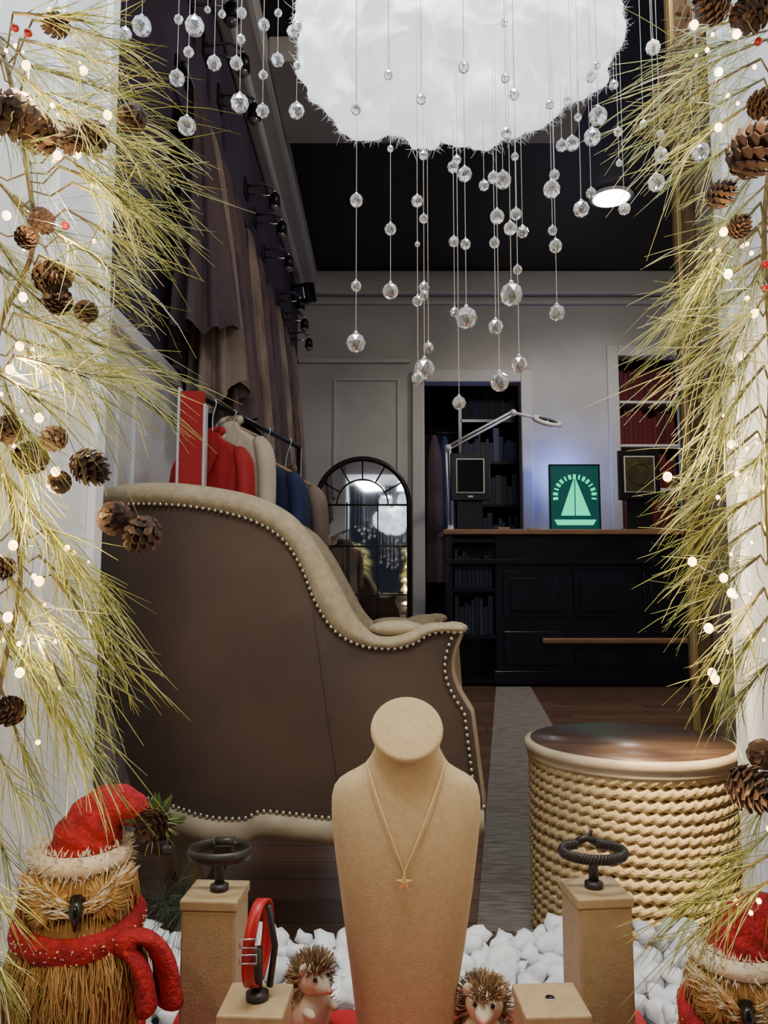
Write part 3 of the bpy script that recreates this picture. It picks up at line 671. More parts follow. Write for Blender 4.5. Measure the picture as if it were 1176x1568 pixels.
m.tube([(x + 0.012, y + 0.004, z + 0.01), (x + 0.017, y + 0.004, z + 0.05), (x + 0.010, y, z + 0.092)], 0.0035, 'blackleather', 8)
m.obj("red_strap_bracelet")

# bust
m = MB(); DB = 0.96
rowsb = [(1112, 580, 667, .017), (1130, 577, 670, .020), (1146, 573, 674, .023), (1158, 567, 680, .026), (1168, 559, 687, .029), (1176, 546, 699, .031), (1183, 532, 712, .033), (1191, 520, 724, .034), (1202, 512, 731, .036), (1220, 508, 735, .039), (1250, 508, 735, .043), (1300, 513, 730, .046), (1360, 521, 723, .046), (1430, 530, 713, .044), (1500, 539, 702, .042), (1568, 547, 693, .040), (1625, 552, 688, .039)]
vs = []; n = 48
for v, l, r, hd in rowsb:
    a = at(l, v, DB); b_ = at(r, v, DB); hw_ = (b_.x - a.x) / 2; cx = (a.x + b_.x) / 2
    for j in range(n):
        t = 2 * pi * j / n; ct, st = math.cos(t), math.sin(t); e = 0.82
        X = cx + hw_ * math.copysign(abs(ct) ** e, ct)
        fr = hd if st < 0 else hd * 0.45
        vs.append((X, DB + fr * math.copysign(abs(st) ** e, st), max(a.z, 0.2)))
m.add(vs, [(i * n + j, i * n + (j + 1) % n, (i + 1) * n + (j + 1) % n, (i + 1) * n + j) for i in range(len(rowsb) - 1) for j in range(n)] + [tuple(range(n)), tuple((len(rowsb) - 1) * n + j for j in reversed(range(n)))], 'bust')
cc = at(623, 1118, DB - 0.018); rt = euler(math.radians(50), 0, 0)
prof = [(0.0, -0.022), (0.026, -0.021), (0.034, -0.015)]
for i in range(9):
    a = -pi / 2 * 0.5 + (pi * 0.75) * i / 8; prof.append((0.038 + 0.0052 * math.cos(a), 0.002 + 0.0052 * math.sin(a)))
prof += [(0.02, 0.0078), (0.0, 0.008)]
m.lathe(prof, 'bust', cc, 40, rot=rt)
m.obj("jewelry_bust")
def body_front(u, v, lift=0.0018):
    for i in range(len(rowsb) - 1):
        if rowsb[i][0] <= v <= rowsb[i + 1][0]:
            k_ = (v - rowsb[i][0]) / (rowsb[i + 1][0] - rowsb[i][0]); l, r, hd = [rowsb[i][q] + (rowsb[i + 1][q] - rowsb[i][q]) * k_ for q in (1, 2, 3)]
            s_ = max(-1, min(1, (u - (l + r) / 2) / ((r - l) / 2))); ct = abs(s_) ** (1 / 0.82); st = math.sqrt(max(0, 1 - ct * ct)) ** 0.82
            return at(u, v, DB - hd * st - lift)
    return at(u, v, DB - 0.045)
m = MB()
for side in ((562, 619), (681, 619)):
    P = []
    for i in range(90):
        t = i / 89; u = side[0] + (side[1] - side[0]) * t ** 1.15; v = 1168 + (1336 - 1168) * t
        P.append(body_front(u, v))
    Q = resample(P, 120)
    for i, q in enumerate(Q): m.ball(q, (0.0010, 0.0008, 0.0010), 'gold', 1)
    m.tube(Q, 0.0005, 'gold', 4)
pc = body_front(619, 1352, 0.006)
def star(yo, s): return [pc + Vector(((0.0100 if i % 2 == 0 else 0.0042) * s * math.cos(pi / 2 + i * pi / 5), yo, (0.0100 if i % 2 == 0 else 0.0042) * s * math.sin(pi / 2 + i * pi / 5))) for i in range(10)]
fr, bk = star(-0.0012, 0.9), star(0.0012, 1.0)
m.add(fr + bk + [pc + Vector((0, -0.0022, 0))], [(i, (i + 1) % 10, 20) for i in range(10)] + [(i, (i + 1) % 10, (i + 1) % 10 + 10, i + 10) for i in range(10)] + [tuple(range(19, 9, -1))], 'gold', False)
m.tube([pc + Vector((0, 0, 0.009)), body_front(619, 1336)], 0.0008, 'gold', 6)
m.obj("star_pendant_necklace")

# ================================================================== FIGURINES
def strand(m, p, dirv, L, r, k, bend=Vector((0, 0, 0)), seg=3):
    pts = []; d = Vector(dirv).normalized(); p = Vector(p)
    for i in range(seg + 1):
        t = i / seg; pts.append(p + d * L * t + bend * (L * t * t))
    m.tube(pts, [r] * seg + [r * 0.35], k, 3, cap=False)

def cone_mesh_build():
    m = MB(); m.ball((0, 0, 0), (0.40, 0.40, 0.75), 'cone', 2)
    N = 62
    for i in range(N):
        t = (i + 0.5) / N; z = -0.75 + 1.6 * t; prof = math.sin(pi * (0.12 + 0.83 * t)) ** 0.7; a = i * 2.39996
        r0, r1 = 0.3 * prof, 1.02 * prof * (1 - 0.15 * t) + 0.05
        e = Vector((math.cos(a), math.sin(a), 0)); s = Vector((-math.sin(a), math.cos(a), 0)); w = 0.21 * prof + 0.05
        up = 0.2 + 0.3 * t
        A = e * r0 + Vector((0, 0, z)); B = e * r1 * 0.8 + Vector((0, 0, z + up * 0.35)); C = e * r1 + Vector((0, 0, z + up * 0.85))
        th = Vector((0, 0, -0.05))
        vs = [A - s * w * 0.4, A + s * w * 0.4, B + s * w, B - s * w, C + s * w * 0.5, C - s * w * 0.5]
        vs += [v + th for v in vs]
        m.add(vs, [(0, 1, 2, 3), (3, 2, 4, 5), (7, 6, 9, 8), (8, 9, 11, 10), (1, 7, 8, 2), (2, 8, 10, 4), (4, 10, 11, 5), (5, 11, 9, 3), (3, 9, 6, 0)], 'cone', False)
    o = m.obj("tmp"); me = o.data; bpy.data.objects.remove(o); me.name = "pinecone_mesh"; return me
cone_mesh = cone_mesh_build()
def pinecone(p, r, parent, rot=None):
    o = bpy.data.objects.new("pinecone", cone_mesh); bpy.context.scene.collection.objects.link(o)
    o.location = p; o.scale = (r, r, r * 1.1); o.rotation_euler = rot or (U(0, 6), U(0, 6), U(0, 6)); o.parent = parent; return o

def owl(name, x, y, z0, s, yaw, seed):
    random.seed(seed); E = empty(name); m = MB(); rt = Matrix.Rotation(yaw, 3, 'Z'); O = Vector((x, y, z0))
    def W(a, b_, c_): return O + rt @ (Vector((a, b_, c_)) * s)
    prof = [(0.05, 0.0), (0.068, 0.02), (0.08, 0.06), (0.084, 0.10), (0.078, 0.14), (0.066, 0.17), (0.060, 0.185)]
    m.lathe([(r * s * 0.96, z * s) for r, z in prof], 'strawcore', O, 32)
    def rad(z):
        for i in range(len(prof) - 1):
            if prof[i][1] <= z <= prof[i + 1][1]:
                k_ = (z - prof[i][1]) / (prof[i + 1][1] - prof[i][1]); return prof[i][0] + (prof[i + 1][0] - prof[i][0]) * k_
        return prof[0][0]
    for i in range(1700):
        a = U(0, 2 * pi); z = U(0.05, 0.175); r = rad(z) * U(0.96, 1.02); L = U(0.03, 0.06)
        z2 = max(0.004, z - L); r2 = rad(z2) * U(0.99, 1.08); a2 = a + U(-.1, .1)
        m.tube([W(r * math.cos(a), r * math.sin(a), z), W((r + r2) / 2 * 1.03 * math.cos(a), (r + r2) / 2 * 1.03 * math.sin(a), (z + z2) / 2), W(r2 * math.cos(a2), r2 * math.sin(a2), z2)], [0.0011 * s, 0.0011 * s, 0.0005 * s], 'straw', 3, cap=False)
    m.ball(W(0, 0, 0.215), (0.068 * s, 0.060 * s, 0.048 * s), 'strawcore', 3, rt)
    for sx in (-1, 1):
        c_ = Vector((sx * 0.030, -0.054, 0.208))
        for i in range(190):
            a = U(0, 2 * pi); L = U(0.022, 0.034)
            m.tube([W(c_.x + 0.004 * math.cos(a), c_.y - 0.004, c_.z + 0.004 * math.sin(a)), W(c_.x + L * math.cos(a) * 0.6, c_.y - 0.007, c_.z + L * math.sin(a) * 0.6), W(c_.x + L * math.cos(a), c_.y + 0.004 + abs(math.cos(a)) * 0.006, c_.z + L * math.sin(a))], [0.0012 * s, 0.0012 * s, 0.0006 * s], 'straw', 3, cap=False)
        m.ball(W(c_.x - sx * 0.006, c_.y - 0.006, c_.z - 0.002), 0.0055 * s, 'eyeblack', 2)
        for i in range(150):
            k_ = R(); p = (sx * (0.006 + 0.048 * k_), -0.066 + 0.014 * k_, 0.200 + 0.030 * k_ + U(-.008, .008)); q = (p[0] + sx * U(0.010, 0.022), p[1] + 0.006, p[2] + U(-0.004, 0.02))
            m.tube([W(*p), W((p[0] + q[0]) / 2, p[1] - 0.004, (p[2] + q[2]) / 2), W(*q)], [0.0013 * s, 0.0013 * s, 0.0005 * s], 'whitefur' if R() < 0.5 else 'straw', 3, cap=False)
    m.tube([W(0, -0.060, 0.212), W(0, -0.076, 0.202), W(0, -0.074, 0.180)], [0.009 * s, 0.008 * s, 0.0015 * s], 'eyeblack', 10)
    for i in range(320):
        a = U(0, 2 * pi); z = U(0.18, 0.235); r = 0.064 * math.sqrt(max(0, 1 - ((z - 0.215) / 0.05) ** 2)) + 0.001
        m.tube([W(r * math.cos(a), r * 0.9 * math.sin(a), z), W(r * 1.1 * math.cos(a), r * math.sin(a), z - 0.012), W(r * 1.13 * math.cos(a), r * math.sin(a), z - 0.028)], [0.0011 * s, 0.0011 * s, 0.0005 * s], 'straw', 3, cap=False)
    N = 40; vs = []
    for i in range(N):
        a = 2 * pi * i / N
        for j in range(12):
            b_ = 2 * pi * j / 12; rr_ = 0.070 + (0.012 + 0.002 * math.cos(a * 9)) * math.cos(b_); vs.append(W(rr_ * math.cos(a), rr_ * math.sin(a), 0.166 - 0.012 * -math.sin(a) + 0.017 * math.sin(b_)))
    m.add(vs, [(i * 12 + j, i * 12 + (j + 1) % 12, ((i + 1) % N) * 12 + (j + 1) % 12, ((i + 1) % N) * 12 + j) for i in range(N) for j in range(12)], 'redknit')
    m.ball(W(0.056, -0.056, 0.152), (0.017 * s, 0.014 * s, 0.017 * s), 'redknit', 3)
    m.tube(catmull([W(0.056, -0.056, 0.16), W(0.084, -0.045, 0.150), W(0.104, -0.04, 0.12), W(0.112, -0.035, 0.07)], 6), [(0.014 + 0.0010 * i) * s for i in range(19)], 'redknit', 14, flat=0.5)
    m.tube(catmull([W(0.056, -0.058, 0.15), W(0.078, -0.062, 0.12), W(0.086, -0.06, 0.075)], 6), [(0.012 + 0.0011 * i) * s for i in range(13)], 'redknit', 14, flat=0.5)
    for i in range(80):
        a = U(-pi, 0); p = W(0.0825 * math.cos(a), 0.0825 * math.sin(a), 0.166 + 0.012 * math.sin(a) + U(-.009, .009)); m.ball(p, U(0.0008, 0.0015) * s, 'furcore', 1)
    for i in range(900):
        a = U(0, 2 * pi); b_ = U(0, 2 * pi); rr_ = 0.052 + 0.010 * math.cos(b_); p = Vector((rr_ * math.cos(a), rr_ * math.sin(a), 0.246 + 0.014 * math.sin(b_)))
        dr = Vector((math.cos(a) * math.cos(b_), math.sin(a) * math.cos(b_), math.sin(b_))) + Vector((U(-.8, .8), U(-.8, .8), U(-.8, .8)))
        q = p + dr * 0.006; m.tube([W(*p), W(*((p + q) / 2)), W(*q)], [0.001 * s, 0.001 * s, 0.0004 * s], 'whitefur', 3, cap=False)
    N = 36
    m.tube([W(0.052 * math.cos(2 * pi * i / N), 0.052 * math.sin(2 * pi * i / N), 0.246) for i in range(N)], 0.0115 * s, 'furcore', 10, closed=True)
    hp = catmull([W(0.005, 0, 0.245), W(0.010, 0, 0.272), W(0.028, 0, 0.296), W(0.050, -0.004, 0.303), W(0.070, -0.008, 0.292), W(0.083, -0.01, 0.275)], 6)
    hr = [0.048 * (1 - (i / 30) ** 1.1 * 0.80) * (1 + 0.05 * math.sin(i * 1.5)) * s for i in range(31)]
    m.tube(hp, hr, 'redknit', 24)
    tip = W(0.090, -0.016, 0.284)
    for i in range(9):
        a = U(0, 2 * pi); q = tip + rt @ (Vector((math.cos(a), -0.3, math.sin(a) * 0.8 + 0.2)) * 0.04 * s); d_ = (q - tip); pr = d_.cross(Vector((0, 1, 0))).normalized() * 0.008 * s
        m.add([tip, tip + d_ * 0.5 + pr, q, tip + d_ * 0.5 - pr, tip + d_ * 0.5 + Vector((0, -0.002, 0))], [(0, 1, 4), (1, 2, 4), (2, 3, 4), (3, 0, 4)], 'leaf', False)
    for i in range(40):
        a = U(0, 2 * pi); strand(m, tip, rt @ Vector((math.cos(a), U(-1, .2), math.sin(a) + 0.2)), U(0.02, 0.045) * s, 0.0007 * s, 'needle')
    m.ball(tip + Vector((0.008, -0.01, 0.006)) * s, 0.005 * s, 'berry', 2)
    for sx in (-0.022, 0.022): m.ball(W(sx, -0.055, 0.008), (0.02 * s, 0.022 * s, 0.008 * s), 'strawcore', 2, rt)
    m.obj("body", E); pinecone(tip + Vector((0, -0.012, 0)) * s, 0.022 * s, E, (1.8, 0.3, 0))
    return E
owl("straw_owl_figurine", -0.324, 0.86, 0.262, 0.83, 0.30, 3)
owl("straw_owl_figurine", 0.375, 0.86, 0.172, 0.78, -0.3, 5)
m = MB(); m.b(-0.40, -0.275, 0.79, 0.95, 0.15, 0.261, 'redboard', 0.004); m.obj("red_riser_box")
m = MB(); m.b(0.34, 0.43, 0.80, 0.93, 0.15, 0.171, 'redboard', 0.004); m.obj("red_riser_box")

def hedgehog(name, x, y, z0, s, yaw, seed):
    random.seed(seed); m = MB(); rt = Matrix.Rotation(yaw, 3, 'Z'); O = Vector((x, y, z0))
    def W(v): return O + rt @ (Vector(v) * s)
    m.ball(W((0, 0.004, 0.036)), (0.030 * s, 0.028 * s, 0.036 * s), 'furcore', 3, rt)
    m.ball(W((0, -0.004, 0.078)), (0.023 * s, 0.022 * s, 0.021 * s), 'furcore', 3, rt)
    m.tube([W((0, -0.018, 0.076)), W((0, -0.032, 0.073)), W((0, -0.040, 0.073))], [0.014 * s, 0.008 * s, 0.003 * s], 'furcore', 14)
    m.ball(W((0, -0.041, 0.074)), 0.0042 * s, 'pink', 2)
    for sx in (-1, 1):
        m.ball(W((sx * 0.0105, -0.0235, 0.084)), 0.0027 * s, 'eyeblack', 2)
        m.ball(W((sx * 0.019, -0.010, 0.094)), (0.007 * s, 0.003 * s, 0.008 * s), 'furcore', 2, rt)
        m.ball(W((sx * 0.018, -0.022, 0.045)), (0.006 * s, 0.012 * s, 0.006 * s), 'furcore', 2, rt)
        m.ball(W((sx * 0.015, -0.024, 0.006)), (0.009 * s, 0.014 * s, 0.006 * s), 'furcore', 2, rt)
    for i in range(2200):
        if R() < 0.45: c_ = Vector((0, 0.004, 0.036)); rr_ = Vector((0.029, 0.027, 0.035))
        else: c_ = Vector((0, -0.004, 0.078)); rr_ = Vector((0.022, 0.021, 0.021))
        d_ = Vector((random.gauss(0, 1), random.gauss(0, 1), random.gauss(0, 1))).normalized()
        if d_.y < -0.2 and not (c_.z > 0.05 and d_.z > 0.45): continue
        if d_.z < -0.7: continue
        p = c_ + Vector((d_.x * rr_.x, d_.y * rr_.y, d_.z * rr_.z)); dd = d_ + Vector((U(-.5, .5), U(-.2, .4), U(-.3, .5)))
        q = p + dd.normalized() * U(0.009, 0.018)
        m.tube([W(p), W(q)], [0.0011 * s, 0.0005 * s], 'brownfur', 3, cap=False)
    m.obj(name)
hedgehog("hedgehog_figurine", -0.090, 1.005, 0.2, 0.95, 0.7, 21)
hedgehog("hedgehog_figurine", 0.116, 0.945, 0.2, 0.96, -0.15, 22)
hedgehog("hedgehog_figurine", 0.242, 0.858, 0.2, 0.80, -0.1, 23)

# ================================================================== CLOUD + CRYSTALS
random.seed(5)
lobes = [(515, 30, 60), (512, 95, 52), (545, 130, 58), (585, 150, 60), (640, 160, 66), (700, 150, 64), (750, 158, 64), (800, 145, 64), (835, 110, 62), (880, 55, 66), (905, 20, 50), (600, 60, 90), (700, 50, 105), (800, 50, 95), (560, 0, 80), (650, -30, 100), (760, -40, 100), (860, -30, 80), (770, 80, 70), (670, 90, 80)]
DC = 1.12; L3 = []
for u, v, r in lobes:
    d = DC + U(-0.04, 0.04) + (0.03 if r < 66 else 0); p = at(u, v, d); L3.append((p, r * d / F * 1.02))
for k_ in range(16):
    p = at(U(540, 890), U(-60, 110), DC + U(0.05, 0.2)); L3.append((p, U(0.06, 0.085)))
m = MB()
for p, r in L3: m.ball(p, (r, r, r * 0.95), 'cloud', 3, None, True, 0.25, p.x * 40)
cl = m.obj("cotton", None)
rm = cl.modifiers.new("r", 'REMESH'); rm.mode = 'VOXEL'; rm.voxel_size = 0.005; rm.use_smooth_shade = True
sm = cl.modifiers.new("s", 'SMOOTH'); sm.iterations = 10; sm.factor = 0.6
t1 = bpy.data.textures.new("puff", 'CLOUDS'); t1.noise_scale = 0.075; t1.noise_depth = 2
d1 = cl.modifiers.new("d", 'DISPLACE'); d1.texture = t1; d1.strength = 0.065; d1.texture_coords = 'GLOBAL'; d1.mid_level = 0.5
t2 = bpy.data.textures.new("wisps", 'CLOUDS'); t2.noise_scale = 0.022; t2.noise_depth = 2
d2 = cl.modifiers.new("d2", 'DISPLACE'); d2.texture = t2; d2.strength = 0.006; d2.texture_coords = 'GLOBAL'; d2.mid_level = 0.5
EC = empty("cloud_pendant_lamp"); cl.parent = EC
bpy.context.view_layer.update()
dg = bpy.context.evaluated_depsgraph_get(); ev = cl.evaluated_get(dg); me = ev.to_mesh()
surf = [(v.co.copy(), v.normal.copy()) for v in me.vertices]; ev.to_mesh_clear()
m = MB()
for k_ in range(22000):
    q, d_ = random.choice(surf)
    tg = d_.cross(Vector((random.gauss(0, 1), random.gauss(0, 1), random.gauss(0, 1)))).normalized()
    dr = (tg * U(0.6, 1.3) + d_ * U(0.1, 0.55)).normalized()
    bend = Vector((U(-.9, .9), U(-.9, .9), U(-.9, .9)))
    strand(m, q - d_ * 0.001, dr, U(0.006, 0.015), 0.00016, 'fluff', bend, 4)
m.obj("cotton_fibres", EC)
m = MB()
for x_ in (-0.05, 0.13, 0.3): m.tube([(x_, DC + 0.06, 1.55), (x_, DC + 0.06, 2.2)], 0.0015, 'wire', 6)
m.obj("suspension_cables", EC)

strings = [
 (545, 1.02, [(307, 10), (438, 8), (525, 14)]), (598, 1.05, [(228, 5), (351, 9), (446, 12)]), (640, 1.0, [(308, 9), (374, 4), (461, 8), (580, 10)]),
 (650, 1.08, [(238, 7), (335, 7), (440, 8), (452, 7), (565, 15)]), (656, 1.14, [(532, 8)]), (696, 1.12, [(256, 9), (370, 8), (478, 7)]), (703, 1.05, [(245, 7), (617, 10)]),
 (714, 0.98, [(267, 11), (374, 8), (487, 16)]), (741, 1.1, [(284, 8)]), (759, 1.04, [(272, 9), (372, 8), (500, 11)]), (765, 1.0, [(332, 11), (585, 14)]), (770, 1.12, [(276, 13)]),
 (783, 0.96, [(350, 10), (451, 17)]), (790, 1.1, [(240, 6), (328, 9)]), (795, 1.02, [(413, 7), (558, 12)]), (800, 1.16, [(355, 9)]), (846, 1.0, [(160, 7), (290, 13), (353, 7)]), (849, 1.12, [(268, 8)]),
 (853, 1.06, [(377, 10), (479, 12)]), (860, 1.1, [(223, 9)]), (876, 1.02, [(220, 11)]), (890, 0.98, [(320, 12)]), (907, 1.05, [(118, 8), (210, 13)]), (916, 0.95, [(100, 6), (178, 14)]),
 (905, 1.15, [(296, 8)]), (940, 1.1, [(130, 7)]), (948, 1.05, [(202, 7), (250, 5)]), (956, 1.12, [(320, 9)]), (1005, 1.0, [(280, 13)]), (1012, 1.1, [(237, 10), (205, 6)]), (1000, 1.04, [(73, 11)]), (1072, 0.98, [(232, 14)]), (1066, 1.06, [(40, 8), (150, 7)]),
 (985, 1.1, [(190, 6)]), (868, 1.15, [(155, 6)]), (885, 1.15, [(180, 6)]),
 (217, 0.98, [(40, 15)]), (192, 1.05, [(52, 10)]), (298, 1.0, [(40, 15)]), (271, 1.02, [(30, 7), (120, 12)]), (286, 0.98, [(80, 8), (193, 14)]), (328, 1.08, [(97, 11)]), (362, 1.05, [(97, 10)]), (367, 1.0, [(60, 7), (158, 14)]),
 (402, 1.06, [(38, 9), (115, 7), (170, 10)]), (425, 1.1, [(20, 6), (92, 10)]), (454, 1.04, [(40, 8), (100, 6), (170, 12)]), (340, 1.1, [(22, 6)]), (318, 1.12, [(15, 5)]), (370, 1.12, [(20, 8)]), (448, 1.1, [(48, 9)]),
 (595, 0.90, [(115, 7)]), (645, 0.91, [(152, 8)]), (710, 0.90, [(103, 9)]), (775, 0.91, [(120, 7), (204, 8)]), (787, 0.92, [(145, 8)]), (545, 0.92, [(168, 8)]), (772, 0.94, [(35, 6)])]
EX = MB()
for u, d, beads in strings:
    low = max(v for v, r in beads); pb = at(u, low, d)
    EX.tube([(pb.x, d, 2.2), (pb.x, d, pb.z)], 0.00042, 'wire', 4)
    for v, r in beads:
        p = at(u, v, d); p.x = pb.x; rw = r * d / F * 1.1
        bv = []; bf = []; n = 8; rings = [(-0.92, .39), (-0.6, .8), (0, 1), (.6, .8), (.92, .39)]
        for ri, (zz, rad_) in enumerate(rings):
            for j in range(n):
                a = 2 * pi * (j + 0.5 * (ri % 2)) / n; bv.append(Vector((rad_ * math.cos(a), rad_ * math.sin(a), zz)))
        for ri in range(4):
            for j in range(n):
                a0 = ri * n + j; a1 = ri * n + (j + 1) % n; b0 = (ri + 1) * n + j; b1 = (ri + 1) * n + (j + 1) % n
                if ri % 2 == 0: bf += [(a0, a1, b0), (a1, b1, b0)]
                else: bf += [(a0, b1, b0), (a0, a1, b1)]
        bf += [tuple(reversed(range(n))), tuple(4 * n + j for j in range(n))]
        rz = Matrix.Rotation(U(0, 3), 3, 'Z')
        EX.add([p + rz @ (q * rw) for q in bv], bf, 'crystal', False)
        EX.tube([p + Vector((0, 0, rw * 0.9)), p + Vector((0, 0, rw * 1.2))], rw * 0.18 + 0.0003, 'silver', 6)
EX.obj("hanging_crystal_strands")

# ================================================================== GARLANDS
def cluster(m, u0, v0, u1, v1, d0, n=70, k='needle', sp=0.3):
    P0 = at(u0, v0, d0); P1 = at(u1, v1, d0 + U(-0.10, 0.06)); ax = P1 - P0; L = ax.length; a = ax.normalized()
    droop = Vector((0, 0, -0.12 * L))
    stem = [P0 + ax * t + droop * (t * t) for t in (0, 0.15, 0.3, 0.45, 0.6)]
    m.tube(stem, [0.0016, 0.0014, 0.0012, 0.001, 0.0007], 'stem', 5)
    side = Vector((U(-.15, .15), U(-.12, .12), U(-.12, .12)))
    for i in range(n):
        t = U(0.0, 0.62) ** 0.9; p = P0 + ax * t + droop * (t * t)
        rnd = Vector((random.gauss(0, 1), random.gauss(0, 1), random.gauss(0, 1)))
        rnd -= a * rnd.dot(a); rnd.normalize()
        ln = L * U(0.36, 0.70) * (1 - 0.15 * t); ln = min(ln, 0.135)
        dr = a + rnd * abs(random.gauss(0, sp)) * 1.6 + side
        strand(m, p, dr, ln, U(0.00028, 0.00055), k, Vector((U(-.22, .22), U(-.18, .18), U(-0.5, 0.08))), 4)
def garland(name, clusters, cones, spine, nb, dbase, bulbs, seed):
    random.seed(seed); E = empty(name); m = MB()
    for (u0, v0, u1, v1) in clusters: cluster(m, u0, v0, u1, v1, dbase + U(-0.08, 0.1), random.randint(32, 50))
    sp = catmull([at(u, v, d) for u, v, d in spine], 10); m.tube(sp, 0.0026, 'stem', 6)
    for (u0, v0, u1, v1) in clusters:
        p = at(u0, v0, dbase); q = min(sp, key=lambda s: (s - p).length); mid = (p + q) / 2 + Vector((0, 0, -0.01)); m.tube([q, mid, p], 0.0010, 'stem', 5)
    m.obj("pine_sprays", E)
    for u, v, r in cones:
        d = dbase - U(0.0, 0.08); p = at(u, v, d); pinecone(p, r * d / F * 1.05, E, (U(0.9, 2.2), U(-.6, .6), U(0, 6)))
    m = MB(); bl_ = []
    for u, v in bulbs: bl_.append((at(u, v, dbase + U(-0.10, -0.04)), 1.5))
    for i in range(nb):
        c_ = random.choice(clusters); t = U(0, 0.5); bl_.append((at(c_[0] + (c_[2] - c_[0]) * t + U(-25, 25), c_[1] + (c_[3] - c_[1]) * t + U(-25, 25), dbase + U(-0.06, 0.10)), U(0.6, 1.0)))
    for p, s in bl_: m.ball(p, (0.0026 * s, 0.0026 * s, 0.0030 * s), 'bulb', 2)
    bl_.sort(key=lambda q: -q[0].z)
    m.tube(resample(catmull([q[0] for q in bl_], 3), len(bl_) * 4), 0.00025, 'silver', 4); m.obj("fairy_lights", E)
    m = MB()
    for i in range(4):
        c_ = random.choice(clusters); p = at(c_[0] + U(-20, 40), c_[1] + U(-30, 30), dbase - 0.02); m.ball(p, 0.0042, 'berry', 2)
    m.obj("berries", E)
    return E
LC = [(20, 20, 200, 30), (30, 60, 240, 100), (40, 100, 255, 155), (60, 140, 280, 190), (70, 180, 290, 235), (90, 220, 290, 275), (90, 255, 280, 320), (110, 280, 275, 350), (100, 320, 255, 400), (90, 360, 245, 440), (60, 390, 230, 470), (30, 430, 200, 500),
      (20, 480, 255, 545), (30, 520, 280, 578), (20, 545, 240, 590), (-20, 560, 120, 640), (-20, 590, 90, 700), (-10, 640, 70, 790), (0, 700, 60, 850), (20, 740, 130, 890), (50, 780, 185, 930), (70, 810, 215, 950), (60, 850, 205, 990), (80, 880, 225, 1070), (40, 900, 180, 1080),
      (30, 930, 150, 1120), (20, 980, 120, 1160), (50, 1010, 170, 1200), (0, 1050, 70, 1240), (-20, 1120, 60, 1270), (-30, 1220, 30, 1350), (-40, 1320, 30, 1430), (-40, 1420, 30, 1540), (-20, 40, 100, 130), (-20, 160, 90, 260), (-20, 260, 80, 370), (-30, 340, 70, 460), (-20, 820, 60, 950), (-30, 900, 60, 1060),
      (50, 30, 230, 60), (80, 160, 260, 250), (100, 240, 260, 350), (10, 460, 190, 560), (0, 500, 150, 620), (-10, 540, 60, 720), (0, 90, 160, 200), (20, 300, 170, 420), (-10, 400, 130, 500), (0, 960, 130, 1060)]
LK = [(90, 38, 20), (20, 172, 38), (62, 208, 32), (108, 212, 20), (145, 208, 26), (205, 178, 22), (62, 335, 20), (40, 365, 18), (75, 425, 28), (88, 462, 22), (130, 478, 18), (15, 655, 22), (50, 700, 25), (85, 670, 20), (133, 712, 28), (90, 740, 18), (175, 792, 26), (222, 815, 28), (18, 1090, 22), (8, 870, 18)]
GL = garland("pine_garland", LC, LK, [(-30, -20, .8), (10, 100, .78), (40, 250, .76), (50, 380, .78), (0, 500, .78), (-20, 640, .76), (20, 780, .76), (30, 900, .78), (0, 1050, .78), (-30, 1250, .78), (-50, 1500, .78)], 60, 0.74,
             [(40, 100), (118, 236), (165, 176), (128, 108), (60, 640), (85, 722), (30, 530), (15, 566), (12, 945), (30, 1030), (60, 890), (20, 835), (88, 238), (10, 330), (35, 455), (130, 700)], 31)
RC = [(1190, 20, 1040, 40), (1180, 45, 985, 95), (1175, 60, 960, 140), (1165, 90, 955, 190), (1170, 120, 965, 225), (1165, 150, 990, 250), (1170, 190, 1020, 280), (1190, 240, 1060, 310), (1175, 280, 1050, 400), (1165, 310, 1035, 450), (1160, 350, 1010, 480), (1165, 390, 990, 500), (1160, 430, 985, 545), (1160, 470, 1010, 590), (1175, 510, 1050, 640),
      (1170, 560, 1060, 690), (1165, 620, 1035, 720), (1160, 660, 1025, 770), (1165, 700, 1015, 800), (1175, 750, 1020, 840), (1165, 800, 1030, 880), (1165, 850, 1035, 950), (1170, 900, 1070, 1030), (1180, 940, 1075, 1070), (1190, 1000, 1100, 1100), (1200, 1180, 1130, 1290), (1200, 1260, 1040, 1370), (1195, 1300, 985, 1410), (1195, 1340, 1000, 1450), (1200, 350, 1110, 480), (1200, 640, 1110, 770), (1180, 330, 1060, 420), (1180, 440, 1060, 600)]
RK = [(1095, 12, 28), (1155, 20, 30), (1150, 235, 42), (1165, 160, 24), (1100, 300, 22), (1100, 580, 20), (1145, 1205, 34), (1168, 1155, 22), (1130, 350, 18)]
GR = garland("pine_garland", RC, RK, [(1200, -20, .8), (1190, 150, .78), (1170, 350, .77), (1180, 550, .77), (1175, 750, .78), (1185, 950, .78), (1200, 1150, .78), (1200, 1500, .78)], 50, 0.76,
             [(1063, 38), (1128, 52), (1100, 110), (1108, 355), (1155, 480), (1115, 420), (1022, 730), (1108, 885), (1060, 860), (1085, 962), (1120, 680), (1135, 545), (1100, 195), (1120, 908), (1095, 1040), (1090, 1030)], 37)
m = MB(); random.seed(9)
for (u0, v0, u1, v1, d) in ((278, 1395, 283, 1340, 1.06), (278, 1395, 258, 1370, 1.06), (278, 1395, 292, 1370, 1.06), (258, 1400, 246, 1350, 1.06)): cluster(m, u0, v0, u1, v1, d, 70, 'darkneedle', 0.5)
m.obj("pine_sprig")

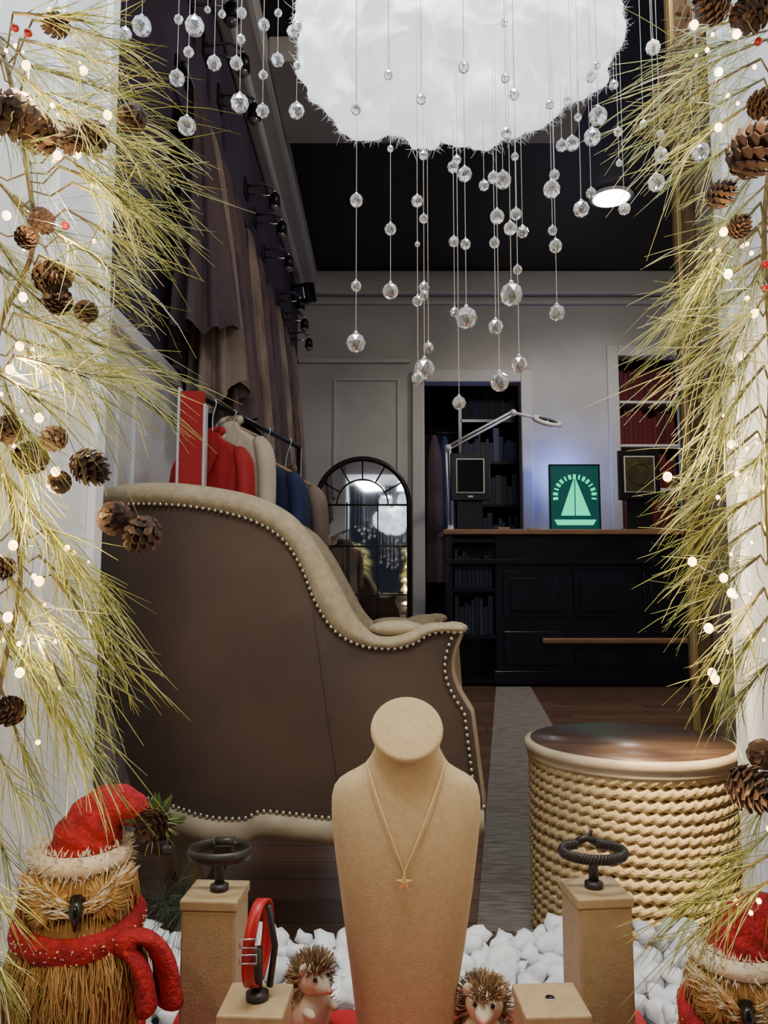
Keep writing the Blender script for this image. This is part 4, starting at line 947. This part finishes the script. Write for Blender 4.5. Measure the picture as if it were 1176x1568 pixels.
# lettering reflected in the window glass, built as glowing text
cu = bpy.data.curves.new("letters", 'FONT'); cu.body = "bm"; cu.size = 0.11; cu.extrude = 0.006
so = bpy.data.objects.new("reflected_letters", cu); bpy.context.scene.collection.objects.link(so); cu.materials.append(M['blueglow'])
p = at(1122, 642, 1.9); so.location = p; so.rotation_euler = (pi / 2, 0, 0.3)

# ================================================================== LIGHTS
def lamp(name, typ, loc, energy, col, size=0.1, target=None, spot=None, blend=0.6):
    l = bpy.data.lights.new(name, typ); l.energy = energy; l.color = col
    if typ == 'AREA': l.size = size
    else: l.shadow_soft_size = size
    if spot: l.spot_size = math.radians(spot); l.spot_blend = blend
    o = bpy.data.objects.new(name, l); o.location = loc; bpy.context.scene.collection.objects.link(o)
    if target is not None: o.rotation_euler = (Vector(target) - Vector(loc)).to_track_quat('-Z', 'Y').to_euler()
    return o
lamp("shop_fill", 'AREA', (1.1, 2.5, 3.5), 54, (1, 0.91, 0.82), 0.9, (0.9, 4.8, 0.8))  # fill added out of view to brighten the back of the shop
lamp("recessed_spot", 'SPOT', (dl.x, 5.4, 3.55), 105, (1, 0.93, 0.84), 0.1, (dl.x, 5.4, 0), 150)
lamp("drum_spot", 'SPOT', (0.30, 0.74, 2.12), 620, (1, 0.74, 0.42), 0.03, (0.665, 1.58, 0.27), 17, 1.0)
lamp("bust_spot", 'SPOT', (0.08, 0.78, 2.15), 34, (1, 0.84, 0.58), 0.04, (0.04, 0.93, 0.62), 32, 1.0)
lamp("bay_fill_left", 'AREA', (-0.2, 0.6, 2.15), 13, (0.88, 0.94, 1), 0.3, (-0.45, 1.1, 0.3))  # unseen cool fill added above the window to brighten the left jamb
lamp("bay_fill_right", 'AREA', (0.35, 0.6, 2.15), 6, (0.92, 0.96, 1), 0.3, (0.4, 1.2, 0.2))  # second unseen fill, added for the right side of the bay
lamp("pebble_spot", 'SPOT', (0.05, 1.36, 2.15), 26, (0.95, 0.97, 1), 0.05, (0.1, 1.2, 0.2), 50, 1.0)
lamp("chair_spot", 'SPOT', (0.15, 1.2, 2.1), 20, (1, 0.82, 0.60), 0.05, (-0.02, 1.6, 0.6), 38, 1.0)
lamp("blue_counter_glow", 'POINT', (1.55, 6.6, 1.75), 8, (0.16, 0.26, 1), 0.05)
for (u, v, e) in ((40, 120, 1.0), (90, 330, 1.0), (30, 560, 1.0), (60, 760, .7), (60, 980, .7), (60, 1250, .7), (1130, 120, .8), (1120, 400, .8), (1110, 700, .8), (1120, 930, .8), (1120, 1300, .7)):
    p = at(u, v, 0.66); lamp("fairy_fill", 'POINT', p, e, (1, 0.72, 0.34), 0.004)  # extra warm points added beside the bulbs to brighten needles and owls
w = bpy.data.worlds.new("night"); bpy.context.scene.world = w; w.use_nodes = True
w.node_tree.nodes["Background"].inputs[0].default_value = (0.05, 0.06, 0.09, 1); w.node_tree.nodes["Background"].inputs[1].default_value = 0.25
# ================================================================== CAMERA
cam = bpy.data.cameras.new("camera"); co = bpy.data.objects.new("camera", cam); bpy.context.scene.collection.objects.link(co)
co.location = (0, 0, CAMZ); co.rotation_euler = (pi / 2 + TH, 0, 0); cam.sensor_fit = 'VERTICAL'; cam.sensor_height = 36; cam.lens = 36 * F / 1568.0; cam.clip_start = 0.01
bpy.context.scene.camera = co
